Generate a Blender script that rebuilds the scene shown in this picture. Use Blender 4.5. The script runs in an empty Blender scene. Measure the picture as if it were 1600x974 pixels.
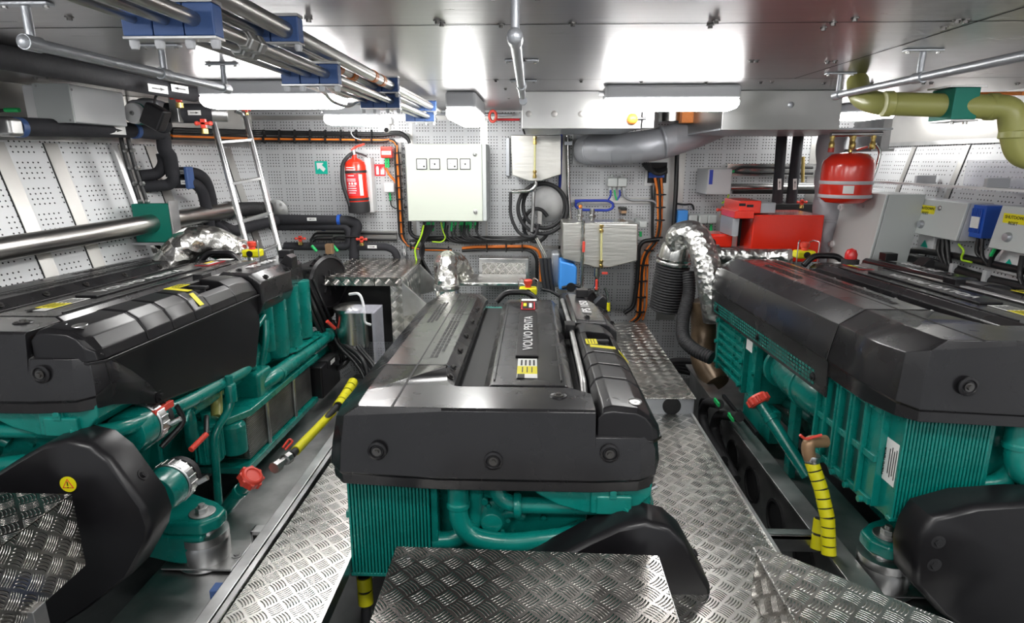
import bpy, bmesh, math, random
from mathutils import Vector, Matrix
random.seed(4)
PI = math.pi
S = bpy.context.scene
COL = S.collection

# ------------------------------------------------------------------ camera, world, exposure
FPX = 930.0
PITCH = math.atan(237/930.0)
YAW = math.atan(32/(930/math.cos(PITCH)))
CZ = 1.5
cd = bpy.data.cameras.new('camera'); cam = bpy.data.objects.new('camera', cd); COL.objects.link(cam)
cam.location = (0, 0, CZ); cam.rotation_euler = (PI/2-PITCH, 0, YAW)
cd.sensor_fit = 'HORIZONTAL'; cd.sensor_width = 36; cd.lens = 36*FPX/1600; cd.clip_start = .05
S.camera = cam
S.view_settings.view_transform = 'Standard'; S.view_settings.look = 'None'
S.view_settings.gamma = 1; S.view_settings.use_curve_mapping = False
S.view_settings.exposure = 1.0
LAMP = 18.0        # strength of every lamp diffuser
W = bpy.data.worlds.new('world'); S.world = W; W.use_nodes = True
W.node_tree.nodes['Background'].inputs[0].default_value = (.93, .96, 1, 1)
W.node_tree.nodes['Background'].inputs[1].default_value = .27

f0 = Vector((-math.sin(YAW), math.cos(YAW), 0)); RT = Vector((math.cos(YAW), math.sin(YAW), 0))
FW = f0*math.cos(PITCH)-Vector((0, 0, 1))*math.sin(PITCH); UP = f0*math.sin(PITCH)+Vector((0, 0, 1))*math.cos(PITCH)
CC = Vector((0, 0, CZ))
def P(u, v, X=None, Y=None, Z=None):
    """the point of the room seen at u, v of the survey photo on a known plane"""
    d = FW+RT*((u-800)/FPX)-UP*((v-487)/FPX)
    t = Y/d.y if Y is not None else (X/d.x if X is not None else (Z-CZ)/d.z)
    return CC+d*t

# ------------------------------------------------------------------ materials
def mat(name, col, rough=.5, metal=0., emit=0, alpha=1, trans=0, coat=0, bump=0, bscale=80, var=0, vscale=6, aniso=0, spec=None):
    m = bpy.data.materials.new(name); m.use_nodes = True
    N = m.node_tree.nodes; Lk = m.node_tree.links; b = N['Principled BSDF']
    b.inputs['Base Color'].default_value = (*col, 1); b.inputs['Roughness'].default_value = rough
    b.inputs['Metallic'].default_value = metal
    if spec is not None: b.inputs['Specular IOR Level'].default_value = spec
    if emit: b.inputs['Emission Color'].default_value = (*col, 1); b.inputs['Emission Strength'].default_value = emit
    if trans: b.inputs['Transmission Weight'].default_value = trans
    if alpha < 1: b.inputs['Alpha'].default_value = alpha
    if coat: b.inputs['Coat Weight'].default_value = coat; b.inputs['Coat Roughness'].default_value = .15
    if aniso: b.inputs['Anisotropic'].default_value = aniso
    if bump or var:
        tc = N.new('ShaderNodeTexCoord'); nz = N.new('ShaderNodeTexNoise'); nz.inputs['Scale'].default_value = bscale if bump else vscale
        nz.inputs['Detail'].default_value = 4; Lk.new(tc.outputs['Object'], nz.inputs['Vector'])
        if bump:
            bp = N.new('ShaderNodeBump'); bp.inputs['Strength'].default_value = bump; bp.inputs['Distance'].default_value = .01
            Lk.new(nz.outputs['Fac'], bp.inputs['Height']); Lk.new(bp.outputs['Normal'], b.inputs['Normal'])
        if var:
            n2 = N.new('ShaderNodeTexNoise'); n2.inputs['Scale'].default_value = vscale; n2.inputs['Detail'].default_value = 5
            Lk.new(tc.outputs['Object'], n2.inputs['Vector'])
            mr = N.new('ShaderNodeMapRange'); mr.inputs['From Min'].default_value = .3; mr.inputs['From Max'].default_value = .7
            mr.inputs['To Min'].default_value = 1-var; mr.inputs['To Max'].default_value = 1+var
            Lk.new(n2.outputs['Fac'], mr.inputs['Value'])
            mx = N.new('ShaderNodeMix'); mx.data_type = 'RGBA'; mx.blend_type = 'MULTIPLY'; mx.inputs[0].default_value = 1
            mx.inputs[6].default_value = (*col, 1); cb = N.new('ShaderNodeCombineColor')
            for i in range(3): Lk.new(mr.outputs[0], cb.inputs[i])
            Lk.new(cb.outputs[0], mx.inputs[7]); Lk.new(mx.outputs[2], b.inputs['Base Color'])
            m2 = N.new('ShaderNodeMapRange'); m2.inputs['To Min'].default_value = max(.03, rough-.12); m2.inputs['To Max'].default_value = min(1, rough+.12)
            Lk.new(n2.outputs['Fac'], m2.inputs['Value']); Lk.new(m2.outputs[0], b.inputs['Roughness'])
    return m

class NG:
    """tiny expression builder for math nodes"""
    def __init__(s, m): s.N = m.node_tree.nodes; s.L = m.node_tree.links
    def op(s, o, a, b=0., c=0.):
        n = s.N.new('ShaderNodeMath'); n.operation = o
        for i, x in enumerate((a, b, c)):
            if isinstance(x, (int, float)): n.inputs[i].default_value = x
            else: s.L.new(x, n.inputs[i])
        return n.outputs[0]
    def uv(s):
        t = s.N.new('ShaderNodeTexCoord'); p = s.N.new('ShaderNodeSeparateXYZ'); s.L.new(t.outputs['UV'], p.inputs[0]); return p.outputs[0], p.outputs[1]

def tread_mat(name, col, rough, cell=.052, dist=.0016):
    m = mat(name, col, rough, 1.0); g = NG(m); b = g.N['Principled BSDF']; x, y = g.uv()
    k = 1/(math.sqrt(2)*cell)
    a = g.op('MULTIPLY', g.op('ADD', x, y), k); c = g.op('MULTIPLY', g.op('SUBTRACT', x, y), k)
    par = g.op('FLOORED_MODULO', g.op('ADD', g.op('FLOOR', a), g.op('FLOOR', c)), 2)
    fa = g.op('SUBTRACT', g.op('FRACT', a), .5); fc = g.op('SUBTRACT', g.op('FRACT', c), .5)
    ip = g.op('SUBTRACT', 1, par)
    al = g.op('ADD', g.op('MULTIPLY', fa, par), g.op('MULTIPLY', fc, ip))
    ac = g.op('ADD', g.op('MULTIPLY', fc, par), g.op('MULTIPLY', fa, ip))
    ac = g.op('ADD', ac, g.op('MULTIPLY', g.op('MULTIPLY', al, al), .35))
    m1 = g.op('SUBTRACT', 1, g.op('SMOOTH_MIN', g.op('MULTIPLY', g.op('POWER', g.op('ABSOLUTE', g.op('MULTIPLY', al, 2.3)), 4), 1.), 1, .1))
    m2 = g.op('LESS_THAN', g.op('ABSOLUTE', g.op('SUBTRACT', ac, .03)), .43)
    wv = g.op('MAXIMUM', g.op('COSINE', g.op('MULTIPLY', g.op('SUBTRACT', ac, .03), 2*PI*5.6)), 0)
    wv = g.op('POWER', wv, .6)
    h = g.op('MULTIPLY', g.op('MULTIPLY', g.op('MAXIMUM', m1, 0), m2), wv)
    bp = g.N.new('ShaderNodeBump'); bp.inputs['Strength'].default_value = 1; bp.inputs['Distance'].default_value = dist
    g.L.new(h, bp.inputs['Height']); g.L.new(bp.outputs[0], b.inputs['Normal'])
    nz = g.N.new('ShaderNodeTexNoise'); nz.inputs['Scale'].default_value = 3; nz.inputs['Detail'].default_value = 6
    tc = g.N.new('ShaderNodeTexCoord'); g.L.new(tc.outputs['Object'], nz.inputs['Vector'])
    r = g.op('MULTIPLY_ADD', nz.outputs['Fac'], .3, rough-.15)
    g.L.new(g.op('SUBTRACT', r, g.op('MULTIPLY', h, .08)), b.inputs['Roughness'])
    return m

def perf_mat(name, col, rough, metal, pitch=.026, rad=.19, gx=6, gy=6):
    m = mat(name, col, rough, metal); g = NG(m); b = g.N['Principled BSDF']; x, y = g.uv()
    a = g.op('DIVIDE', x, pitch); c = g.op('DIVIDE', y, pitch)
    fa = g.op('SUBTRACT', g.op('FRACT', a), .5); fc = g.op('SUBTRACT', g.op('FRACT', c), .5)
    d = g.op('SQRT', g.op('ADD', g.op('MULTIPLY', fa, fa), g.op('MULTIPLY', fc, fc)))
    dot = g.op('LESS_THAN', d, rad)
    ka = g.op('GREATER_THAN', g.op('FLOORED_MODULO', g.op('FLOOR', a), gx), .5)
    kc = g.op('GREATER_THAN', g.op('FLOORED_MODULO', g.op('FLOOR', c), gy), .5)
    dot = g.op('MULTIPLY', g.op('MULTIPLY', dot, ka), kc)
    mx = g.N.new('ShaderNodeMix'); mx.data_type = 'RGBA'; g.L.new(dot, mx.inputs[0]); mx.inputs[6].default_value = (*col, 1); mx.inputs[7].default_value = (.02, .02, .022, 1)
    g.L.new(mx.outputs[2], b.inputs['Base Color'])
    return m

def brushed_mat(name, col, rough, sx=2, sy=300, metal=1., amp=.12, bump=.05, blot=.15):
    m = mat(name, col, rough, metal); g = NG(m); b = g.N['Principled BSDF']
    t = g.N.new('ShaderNodeTexCoord'); mp = g.N.new('ShaderNodeMapping'); mp.inputs['Scale'].default_value = (sx, sy, 1)
    g.L.new(t.outputs['UV'], mp.inputs[0]); nz = g.N.new('ShaderNodeTexNoise'); nz.inputs['Scale'].default_value = 1; nz.inputs['Detail'].default_value = 3
    g.L.new(mp.outputs[0], nz.inputs['Vector'])
    n2 = g.N.new('ShaderNodeTexNoise'); n2.inputs['Scale'].default_value = 4; n2.inputs['Detail'].default_value = 5; g.L.new(t.outputs['Object'], n2.inputs['Vector'])
    r = g.op('ADD', g.op('MULTIPLY_ADD', nz.outputs['Fac'], amp, rough-amp/2), g.op('MULTIPLY_ADD', n2.outputs['Fac'], blot, -blot/2))
    g.L.new(r, b.inputs['Roughness'])
    bp = g.N.new('ShaderNodeBump'); bp.inputs['Strength'].default_value = bump; bp.inputs['Distance'].default_value = .01
    g.L.new(nz.outputs['Fac'], bp.inputs['Height']); g.L.new(bp.outputs[0], b.inputs['Normal'])
    return m

def foil_mat(name, col, rough, sc=18, st=.9, metal=1.):
    m = mat(name, col, rough, metal); g = NG(m); b = g.N['Principled BSDF']
    t = g.N.new('ShaderNodeTexCoord'); v = g.N.new('ShaderNodeTexVoronoi'); v.inputs['Scale'].default_value = sc
    nz = g.N.new('ShaderNodeTexNoise'); nz.inputs['Scale'].default_value = sc*.6; nz.inputs['Detail'].default_value = 4
    g.L.new(t.outputs['Object'], v.inputs['Vector']); g.L.new(t.outputs['Object'], nz.inputs['Vector'])
    bp = g.N.new('ShaderNodeBump'); bp.inputs['Strength'].default_value = st; bp.inputs['Distance'].default_value = .02
    g.L.new(g.op('ADD', v.outputs['Distance'], nz.outputs['Fac']), bp.inputs['Height']); g.L.new(bp.outputs[0], b.inputs['Normal'])
    return m

M = dict(
 teal=mat('teal_paint', (.002, .19, .158), .28, coat=.3, var=.12, vscale=9, bump=.06, bscale=60),
 teal_d=mat('teal_paint_matt', (.002, .10, .085), .5, var=.2, vscale=12, bump=.1, bscale=40),
 blk=mat('black_plastic', (.009, .0085, .010), .34, var=.1, vscale=5, spec=.5),
 cover=mat('satin_black_cover_paint', (.013, .0125, .014), .27, var=.15, vscale=4, coat=.3, spec=.5),
 rub=mat('black_rubber', (.02, .02, .022), .6, bump=.2, bscale=60),
 foam=mat('black_pipe_foam', (.022, .022, .027), .8, bump=.3, bscale=25),
 cable=mat('black_cable_sheath', (.012, .012, .013), .4),
 dark=mat('dark_recess_paint', (.01, .01, .011), .6),  # near-black for dark parts and joints, and for shade painted into openings
 alu=mat('mill_aluminium', (.62, .62, .62), .32, 1., var=.2, vscale=7),
 alud=mat('dull_aluminium', (.46, .46, .455), .42, 1., var=.25, vscale=6, bump=.05, bscale=30),
 steel=brushed_mat('stainless_tube', (.46, .45, .43), .30, 3, 3, amp=.06, bump=0, blot=.08),
 steelp=brushed_mat('polished_stainless', (.55, .55, .53), .24, 4, 60, amp=.08, bump=0),
 ceil=brushed_mat('brushed_ceiling_plate', (.36, .35, .36), .30, 2, 60, amp=.1, bump=.05, blot=.06),
 tank=brushed_mat('brushed_tank_steel', (.62, .61, .57), .40, 5, 45, amp=.35, bump=.18),
 band=mat('satin_wall_strip', (.50, .49, .47), .38, .8, var=.1, vscale=3),
 duct=brushed_mat('duct_stainless', (.36, .36, .355), .36, 5, 5, blot=.3, bump=0),
 galv=mat('painted_grey_rail', (.45, .47, .50), .35, .5, bump=.15, bscale=120),
 tread=tread_mat('five_bar_tread_plate', (.60, .59, .56), .30, cell=.056, dist=.0035),
 treadn=tread_mat('tread_plate_box_lid', (.46, .44, .41), .22, cell=.058, dist=.0045),
 perf=perf_mat('perforated_wall_panel', (.56, .57, .58), .45, .3),
 perfs=perf_mat('perforated_hull_panel', (.66, .67, .68), .45, .3, pitch=.030, rad=.17, gx=6, gy=5),
 perfd=perf_mat('perforated_dark_panel', (.36, .37, .38), .45, .5),
 cab=mat('pale_green_grey_enamel', (.60, .64, .56), .35),
 cabg=mat('light_grey_enamel', (.56, .59, .58), .35),
 grey=mat('grey_plastic', (.52, .53, .54), .4),
 white=mat('white_plastic', (.8, .8, .8), .35),
 lampw=mat('lamp_diffuser', (1, .99, .97), .4, emit=LAMP),
 lampb=mat('lamp_body_grey', (.55, .56, .58), .4),
 red=mat('red_enamel', (.78, .028, .010), .22, coat=.5),
 redp=mat('red_plastic', (.75, .07, .045), .35),
 redt=mat('red_clear_cap', (.8, .02, .02), .15, trans=.3),
 org=mat('orange_cable_sheath', (.85, .21, .02), .4),
 orb=mat('orange_bellows', (.85, .25, .04), .4, bump=.3, bscale=60),
 yel=mat('yellow_label', (.85, .75, .01), .45),
 yelt=mat('yellow_wrap', (.78, .72, .01), .4),
 blue=mat('blue_clamp_plastic', (.045, .10, .27), .45),
 bluew=mat('blue_pump_paint', (.06, .30, .80), .35),
 blueb=mat('blue_device_paint', (.02, .10, .50), .35),
 bluec=mat('blue_cable_sheath', (.02, .05, .42), .4),
 grn=mat('green_gland_plastic', (.02, .52, .14), .4),
 gry=mat('green_yellow_cable', (.45, .75, .03), .4),
 gclamp=mat('green_clamp_block', (.0, .21, .15), .5),
 sgreen=mat('safety_green_film', (.0, .50, .36), .4),
 olive=mat('olive_plastic_pipe', (.40, .40, .12), .4, coat=.2),
 foil=foil_mat('crinkled_foil', (.74, .73, .69), .24, sc=15, st=.75),
 foilf=foil_mat('fine_foil_lagging', (.66, .66, .64), .30, sc=26, st=.5),
 lag=foil_mat('silver_lagging_cloth', (.42, .43, .46), .45, sc=6, st=.6, metal=.35),
 brass=mat('brass', (.70, .52, .18), .28, 1.),
 bronze=mat('tan_bronze_paint', (.36, .22, .12), .4, .3),
 boltd=mat('dull_bolt_steel', (.16, .155, .15), .35, 1.),
 brown=mat('stained_brown_pipe', (.13, .09, .055), .35, .4, var=.4, vscale=8),
 paper=mat('white_label_paper', (.82, .82, .80), .5),
 ink=mat('black_print', (.01, .01, .01), .5),
 rprint=mat('red_print', (.75, .02, .03), .5),
 wprint=mat('white_print', (.75, .75, .75), .5),
 glass=mat('clear_acrylic', (.85, .85, .95), .05, alpha=.28, spec=.8),
 sight=mat('sight_glass_tube', (.75, .72, .35), .1, alpha=.75),
 bilge=mat('bilge_grey_paint', (.13, .14, .14), .4, .3, var=.3, vscale=5),
)
M['recess'] = mat('teal_window_shade', (.001, .05, .042), .5)  # darkened teal that paints shade onto the flat cooler windows
M['fin'] = mat('oil_cooler_fins', (.10, .09, .075), .45, .8)
# ------------------------------------------------------------------ mesh builder
WOFF = {}
class MB:
    def __init__(s): s.v = []; s.f = []; s.M = None
    def add(s, vs, fs):
        o = len(s.v)
        for p in vs:
            p = Vector(p); s.v.append(s.M@p if s.M else p)
        s.f += [tuple(o+i for i in f) for f in fs]; return s
    def box(s, x0, x1, y0, y1, z0, z1):
        x0, x1 = sorted((x0, x1)); y0, y1 = sorted((y0, y1)); z0, z1 = sorted((z0, z1))
        return s.add([(x, y, z) for x in (x0, x1) for y in (y0, y1) for z in (z0, z1)],
                     [(0, 1, 3, 2), (4, 6, 7, 5), (0, 4, 5, 1), (2, 3, 7, 6), (0, 2, 6, 4), (1, 5, 7, 3)])
    def obox(s, c, size, R=None):
        R = R or Matrix.Identity(3); c = Vector(c); h = [q/2 for q in size]
        return s.add([c+R@Vector((x*h[0], y*h[1], z*h[2])) for x in (-1, 1) for y in (-1, 1) for z in (-1, 1)],
                     [(0, 1, 3, 2), (4, 6, 7, 5), (0, 4, 5, 1), (2, 3, 7, 6), (0, 2, 6, 4), (1, 5, 7, 3)])
    def loft(s, loops, closed=True, caps=True):
        n = len(loops[0]); vs = [p for l in loops for p in l]; fs = []
        for i in range(len(loops)-1):
            for j in range(n if closed else n-1):
                k = (j+1) % n; fs.append((i*n+j, i*n+k, (i+1)*n+k, (i+1)*n+j))
        if caps and closed: fs += [tuple(range(n))[::-1], tuple((len(loops)-1)*n+j for j in range(n))]
        return s.add(vs, fs)
    def prism(s, poly, ax, a, b):
        def mk(p, t): return {'x': (t, p[0], p[1]), 'y': (p[0], t, p[1]), 'z': (p[0], p[1], t)}[ax]
        return s.loft([[mk(p, a) for p in poly], [mk(p, b) for p in poly]])
    def ring(s, c, d, r, n, up=None):
        d = Vector(d).normalized(); a = Vector(up) if up else (Vector((0, 0, 1)) if abs(d.z) < .9 else Vector((1, 0, 0)))
        x = a.cross(d).normalized(); y = d.cross(x)
        return [Vector(c)+x*math.cos(2*PI*i/n)*r+y*math.sin(2*PI*i/n)*r for i in range(n)]
    def cyl(s, p0, p1, r, r2=None, n=20):
        p0 = Vector(p0); p1 = Vector(p1); d = p1-p0
        return s.loft([s.ring(p0, d, r, n), s.ring(p1, d, r if r2 is None else r2, n)])
    def lathe(s, prof, p0, d, n=28):
        """prof: (radius, distance along d)"""
        p0 = Vector(p0); d = Vector(d).normalized()
        return s.loft([s.ring(p0+d*t, d, max(r, 1e-4), n) for r, t in prof])
    def ball(s, c, r, n=16, sc=(1, 1, 1)):
        c = Vector(c); L = []
        for i in range(1, n//2):
            a = PI*i/(n//2); L.append([c+Vector((math.sin(a)*math.cos(2*PI*j/n)*r*sc[0], math.sin(a)*math.sin(2*PI*j/n)*r*sc[1], math.cos(a)*r*sc[2])) for j in range(n)])
        return s.loft(L)
    def tube(s, pts, r, n=12, fil=None, corr=0, seg=None):
        pts = [Vector(p) for p in pts]
        if fil is None: fil = r*3
        q = [pts[0]]
        for i in range(1, len(pts)-1):
            a, b, c = pts[i-1], pts[i], pts[i+1]; d1 = (a-b); d2 = (c-b); l = min(fil, d1.length*.49, d2.length*.49)
            if l < 1e-5 or d1.angle(d2, PI) > PI-.03: q.append(b); continue
            A = b+d1.normalized()*l; B = b+d2.normalized()*l
            for k in range(7):
                t = k/6; q.append(A*(1-t)**2+b*2*t*(1-t)+B*t*t)
        q.append(pts[-1])
        if corr:   # corrugated hose: resample finely
            L = [0]
            for i in range(1, len(q)): L.append(L[-1]+(q[i]-q[i-1]).length)
            m = max(4, int(L[-1]/corr*2)); o = []; j = 0
            for i in range(m+1):
                t = L[-1]*i/m
                while j < len(L)-2 and L[j+1] < t: j += 1
                w = (t-L[j])/max(1e-9, L[j+1]-L[j]); o.append(q[j].lerp(q[j+1], w))
            q = o
        tg = []
        for i in range(len(q)):
            t = (q[min(i+1, len(q)-1)]-q[max(i-1, 0)]); tg.append(t.normalized())
        a = Vector((0, 0, 1)) if abs(tg[0].z) < .9 else Vector((1, 0, 0)); x = a.cross(tg[0]).normalized(); loops = []
        for i, c in enumerate(q):
            x = (x-tg[i]*x.dot(tg[i])).normalized(); y = tg[i].cross(x); rr = r*(1 if not corr else (1.0 if i % 2 else .9))
            loops.append([c+x*math.cos(2*PI*k/n)*rr+y*math.sin(2*PI*k/n)*rr for k in range(n)])
        return s.loft(loops)
    def build(s, name, m, parent=None, bevel=0, smooth=True, seg=2, ang=38, merge=False):
        me = bpy.data.meshes.new(name)
        off = WOFF.get(parent.name) if parent else None
        if parent is None:
            lo = [min(v[i] for v in s.v) for i in range(3)]; hi = [max(v[i] for v in s.v) for i in range(3)]
            off = Vector(((lo[0]+hi[0])/2, (lo[1]+hi[1])/2, lo[2])); loc = off.copy()
        else: loc = Vector((0, 0, 0)); off = off or Vector((0, 0, 0))
        me.from_pydata([tuple(v-off) for v in s.v], [], s.f)
        bm = bmesh.new(); bm.from_mesh(me); 
        if merge: bmesh.ops.remove_doubles(bm, verts=bm.verts, dist=2e-4)
        bmesh.ops.recalc_face_normals(bm, faces=bm.faces)
        uvl = bm.loops.layers.uv.new('UVMap')
        for f in bm.faces:
            nn = f.normal; ax = max(range(3), key=lambda i: abs(nn[i]))
            for l in f.loops:
                c = l.vert.co+off; l[uvl].uv = (c.x, c.y) if ax == 2 else ((c.x, c.z) if ax == 1 else (c.y, c.z))
            f.smooth = smooth
        bm.to_mesh(me); bm.free()
        if smooth: me.set_sharp_from_angle(angle=math.radians(ang))
        me.materials.append(M[m] if isinstance(m, str) else m)
        o = bpy.data.objects.new(name, me); COL.objects.link(o); o.location = loc
        if bevel:
            b = o.modifiers.new('bevel', 'BEVEL'); b.width = bevel; b.segments = seg; b.limit_method = 'ANGLE'; b.angle_limit = math.radians(min(32, ang+6)); b.harden_normals = smooth
        if parent: o.parent = parent
        WOFF[o.name] = off
        return o

def B(*a): return MB().box(*a)
def tag(o, label, cat, group=None, kind=None):
    if label: o['label'] = label
    if cat: o['category'] = cat
    if group: o['group'] = group
    if kind: o['kind'] = kind
    return o
def thing(name, label, cat, loc=(0, 0, 0), group=None):
    o = bpy.data.objects.new(name, None); COL.objects.link(o); o.location = loc; o.empty_display_size = .05
    WOFF[o.name] = Vector(loc); return tag(o, label, cat, group)
def struct(o, label=None, cat=None):
    o['kind'] = 'structure'; o['label'] = label or o.name.replace('_', ' '); o['category'] = cat or o.name.split('_')[0]; return o
def kids(o): return [c for c in bpy.data.objects if c.parent == o]
def copy_tree(o, parent=None):
    c = o.copy(); COL.objects.link(c); c.parent = parent
    if o.name in WOFF: WOFF[c.name] = WOFF[o.name]
    for k in kids(o): copy_tree(k, c)
    return c
def text(name, s, size, org, right, up, m, parent, lift=.0015, squash=1.0, bold=0.0):
    cu = bpy.data.curves.new('tmp', 'FONT'); cu.body = s; cu.size = size; cu.extrude = .0004; cu.offset = bold*size; cu.resolution_u = 3
    to = bpy.data.objects.new('tmp', cu); COL.objects.link(to)
    dg = bpy.context.evaluated_depsgraph_get(); me = bpy.data.meshes.new_from_object(to.evaluated_get(dg))
    bpy.data.objects.remove(to); bpy.data.curves.remove(cu)
    r = Vector(right).normalized(); u = Vector(up).normalized(); n = r.cross(u); mb = MB()
    mb.v = [Vector(org)+r*v.co.x*squash+u*v.co.y+n*(v.co.z+lift) for v in me.vertices]; mb.f = [tuple(p.vertices) for p in me.polygons]
    bpy.data.meshes.remove(me)
    return mb.build(name, m, parent, smooth=False)
def card(c, right, up, w, h, t=.0015):
    """thin label plate centred at c"""
    r = Vector(right).normalized(); u = Vector(up).normalized(); n = r.cross(u)
    return MB().obox(Vector(c)+n*t/2, (w, h, t), Matrix((r, u, n)).transposed())
XA, YA, ZA = Vector((1, 0, 0)), Vector((0, 1, 0)), Vector((0, 0, 1))

# ------------------------------------------------------------------ the room
ZC = 1.93; YB = 5.62
def xl(y, z=1.62): return -2.95+.21*(y-3.8)+.23*max(0, 1.62-z)      # left hull side
def xr(y, z=1.62): return 3.05-.23*max(0, 1.62-z)
struct(B(-3.6, 3.4, -.3, 5.8, -.62, -.6).build('floor', 'bilge'), 'dark grey bilge bottom under the engines', 'floor')
c = struct(B(-3.5, 3.3, -.3, 5.7, ZC, ZC+.02).build('ceiling', 'ceil'), 'brushed stainless steel ceiling plates with screws', 'ceiling')
def seam(p, q, w=.004, m='dark'):
    mb = MB(); p = Vector((*p, ZC-.0008)); q = Vector((*q, ZC-.0008)); d = (q-p).normalized(); n = Vector((-d.y, d.x, 0))*w
    mb.add([p-n, p+n, q+n, q-n], [(0, 1, 2, 3)]); return mb.build('seam', m, c, smooth=False)
sy1 = P(1100, 36, Z=ZC).y; sy2 = P(650, 125, Z=ZC).y
seam((-3.3, sy1), (3.2, sy1)); seam((-3.3, sy2), (3.2, sy2)); seam((1.42, .0), (1.42, sy2)); seam((2.1, .0), (2.1, 5.6)); seam((-1.2, 0), (-1.2, sy2))
for u, v in [(482, 29), (683, 32), (690, 36), (783, 38), (895, 36), (1110, 39), (1119, 32), (1302, 35), (1287, 43), (1336, 28), (1496, 31), (1510, 31), (1475, 42), (1174, 94), (1182, 94), (1293, 96), (1304, 95),
             (620, 125), (640, 152), (775, 125), (790, 138), (908, 126), (1002, 127), (1103, 128), (1206, 127), (560, 106), (510, 77), (1443, 129), (1455, 129), (1590, 130), (1287, 129), (1362, 129), (75, 120), (55, 121), (108, 26), (1188, 128), (795, 153), (796, 93), (820, 92)]:
    p = P(u, v, Z=ZC); mb = MB(); mb.cyl((p.x, p.y, ZC-.003), (p.x, p.y, ZC), .013); mb.cyl((p.x, p.y, ZC-.011), (p.x, p.y, ZC-.003), .008, n=6); mb.build('bolt', 'boltd', c)
wb = MB().add([(-3.3, YB, -.6), (3.2, YB, -.6), (3.2, YB, ZC), (-3.3, YB, ZC)], [(0, 1, 2, 3)])
wb = struct(B(-3.3, 3.3, YB, YB+.03, -.6, ZC).build('wall_back', 'perf'), 'perforated light grey aluminium panels of the rear bulkhead', 'wall')
def vstrip(u0, u1, v0, v1, y=YB-.006):
    a = P(u0, v0, Y=y); b = P(u1, v1, Y=y); return B(a.x, b.x, y, YB, b.z, a.z).build('panel_strip', 'band', wb)
for q in [(638, 652, 186, 400), (750, 762, 186, 226), (757, 762, 226, 380), (1043, 1054, 205, 500), (876, 884, 205, 470), (1270, 1285, 205, 400)]: vstrip(*q)
vstrip(400, 640, 219, 223); vstrip(430, 640, 330, 331); vstrip(640, 880, 383, 389); vstrip(380, 800, 181, 187)
def hull(name, fx, sgn, label):
    mb = MB(); ys = (-.3, 1.5, 3., 4.4, YB+.02); ls = []
    for y in ys: ls.append([(fx(y, 1.62), y, ZC+.02), (fx(y, 1.62), y, 1.62), (fx(y, .3), y, .3), (fx(y, .3)-sgn*.5, y, -.6),
                            (fx(y, .3)+sgn*.6, y, -.6), (fx(y, 1.62)+sgn*.3, y, ZC+.02)])
    mb.loft(ls); o = mb.build(name, 'perfs', smooth=False); return struct(o, label, 'wall')
wl = hull('wall_left', xl, -1, 'sloping perforated hull lining on the left'); wr = hull('wall_right', xr, 1, 'sloping perforated hull lining on the right')
def hstrip(fx, sg, y0, y1, z0, z1, m, parent, name='panel_strip', t=.006):
    mb = MB(); mb.loft([[(fx(y, z)+0*sg, y, z) for y, z in ((y0, z0), (y1, z0), (y1, z1), (y0, z1))], [(fx(y, z)-sg*t, y, z) for y, z in ((y0, z0), (y1, z0), (y1, z1), (y0, z1))]])
    return mb.build(name, m, parent)
for fx, sg, w in ((xl, -1, wl), (xr, 1, wr)):
    hstrip(fx, sg, 0, YB-.01, 1.64, ZC, 'band', w, 'upper_band', .008)
    hstrip(fx, sg, 0, YB-.01, 1.61, 1.64, 'alud', w, 'edge_rail', .02)
for y in (1.8, 2.3, 2.85, 3.35, 3.66, 4.4, 5.2): hstrip(xl, -1, y, y+.085, .3, 1.6, 'band', wl); hstrip(xl, -1, y-.006, y, .3, 1.6, 'dark', wl, 'panel_joint', .004)
hstrip(xl, -1, 4.1, 4.13, .3, 1.6, 'alu', wl, 'edge_rail', .03); hstrip(xl, -1, 4.17, 4.23, .3, 1.6, 'band', wl)
for y in (3.2, 4.4, 5.0): hstrip(xr, 1, y-.006, y, .3, 1.6, 'dark', wr, 'panel_joint', .004); hstrip(xr, 1, y, y+.05, .3, 1.6, 'band', wr)

# ------------------------------------------------------------------ ceiling lamps
def lamp(x0, x1, y0, y1, z0, label, gland=True):
    t = thing('ceiling_lamp', label, 'ceiling lamp', ((x0+x1)/2, (y0+y1)/2, z0), 'ceiling lamps')
    zm = z0+(ZC-z0)*.42; r = .03
    B(x0, x1, y0, y1, zm, ZC).build('body', 'lampb', t, .02, seg=3)
    mb = MB(); loops = []
    for k, (ins, z) in enumerate([(.004, zm), (.004, z0+.035), (.014, z0+.012), (.045, z0)]): loops.append([(x0+ins, y0+ins, z), (x1-ins, y0+ins, z), (x1-ins, y1-ins, z), (x0+ins, y1-ins, z)])
    mb.loft(loops); mb.build('diffuser', 'lampw', t, .01)
    if gland: MB().cyl((x0-.03, (y0+y1)/2, zm+.04), (x0, (y0+y1)/2, zm+.04), .012).build('cable_gland', 'grey', t)
    return t
y = 3.72
lamp(P(947, 132, Y=y).x, P(1160, 135, Y=y).x, y, y+.17, P(1000, 172, Y=y).z, 'long ceiling lamp with grey body in front of the steel duct boxes')
y = 3.45
lamp(P(308, 150, Y=y).x, P(530, 150, Y=y).x, y, y+.17, P(400, 168, Y=y).z, 'long glowing lamp at left beside the end of the handrail')
y = 4.9
lamp(P(503, 172, Y=y).x, P(587, 174, Y=y).x, y, y+.16, P(540, 195, Y=y).z, 'smaller glowing lamp beneath the pipe bundle, left of the camera dome')
x = P(727, 150, Z=ZC).x; lamp(x-.1, x+.1, 4.05, 4.85, P(725, 189, Y=4.05).z, 'short lamp seen end on, right of the pipe bundle', False)
y = 5.0
lamp(P(1320, 172, Y=y).x, P(1400, 180, Y=y).x, y, y+.16, P(1340, 188, Y=y).z, 'glowing lamp half hidden behind the olive pipe at right')
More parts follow.
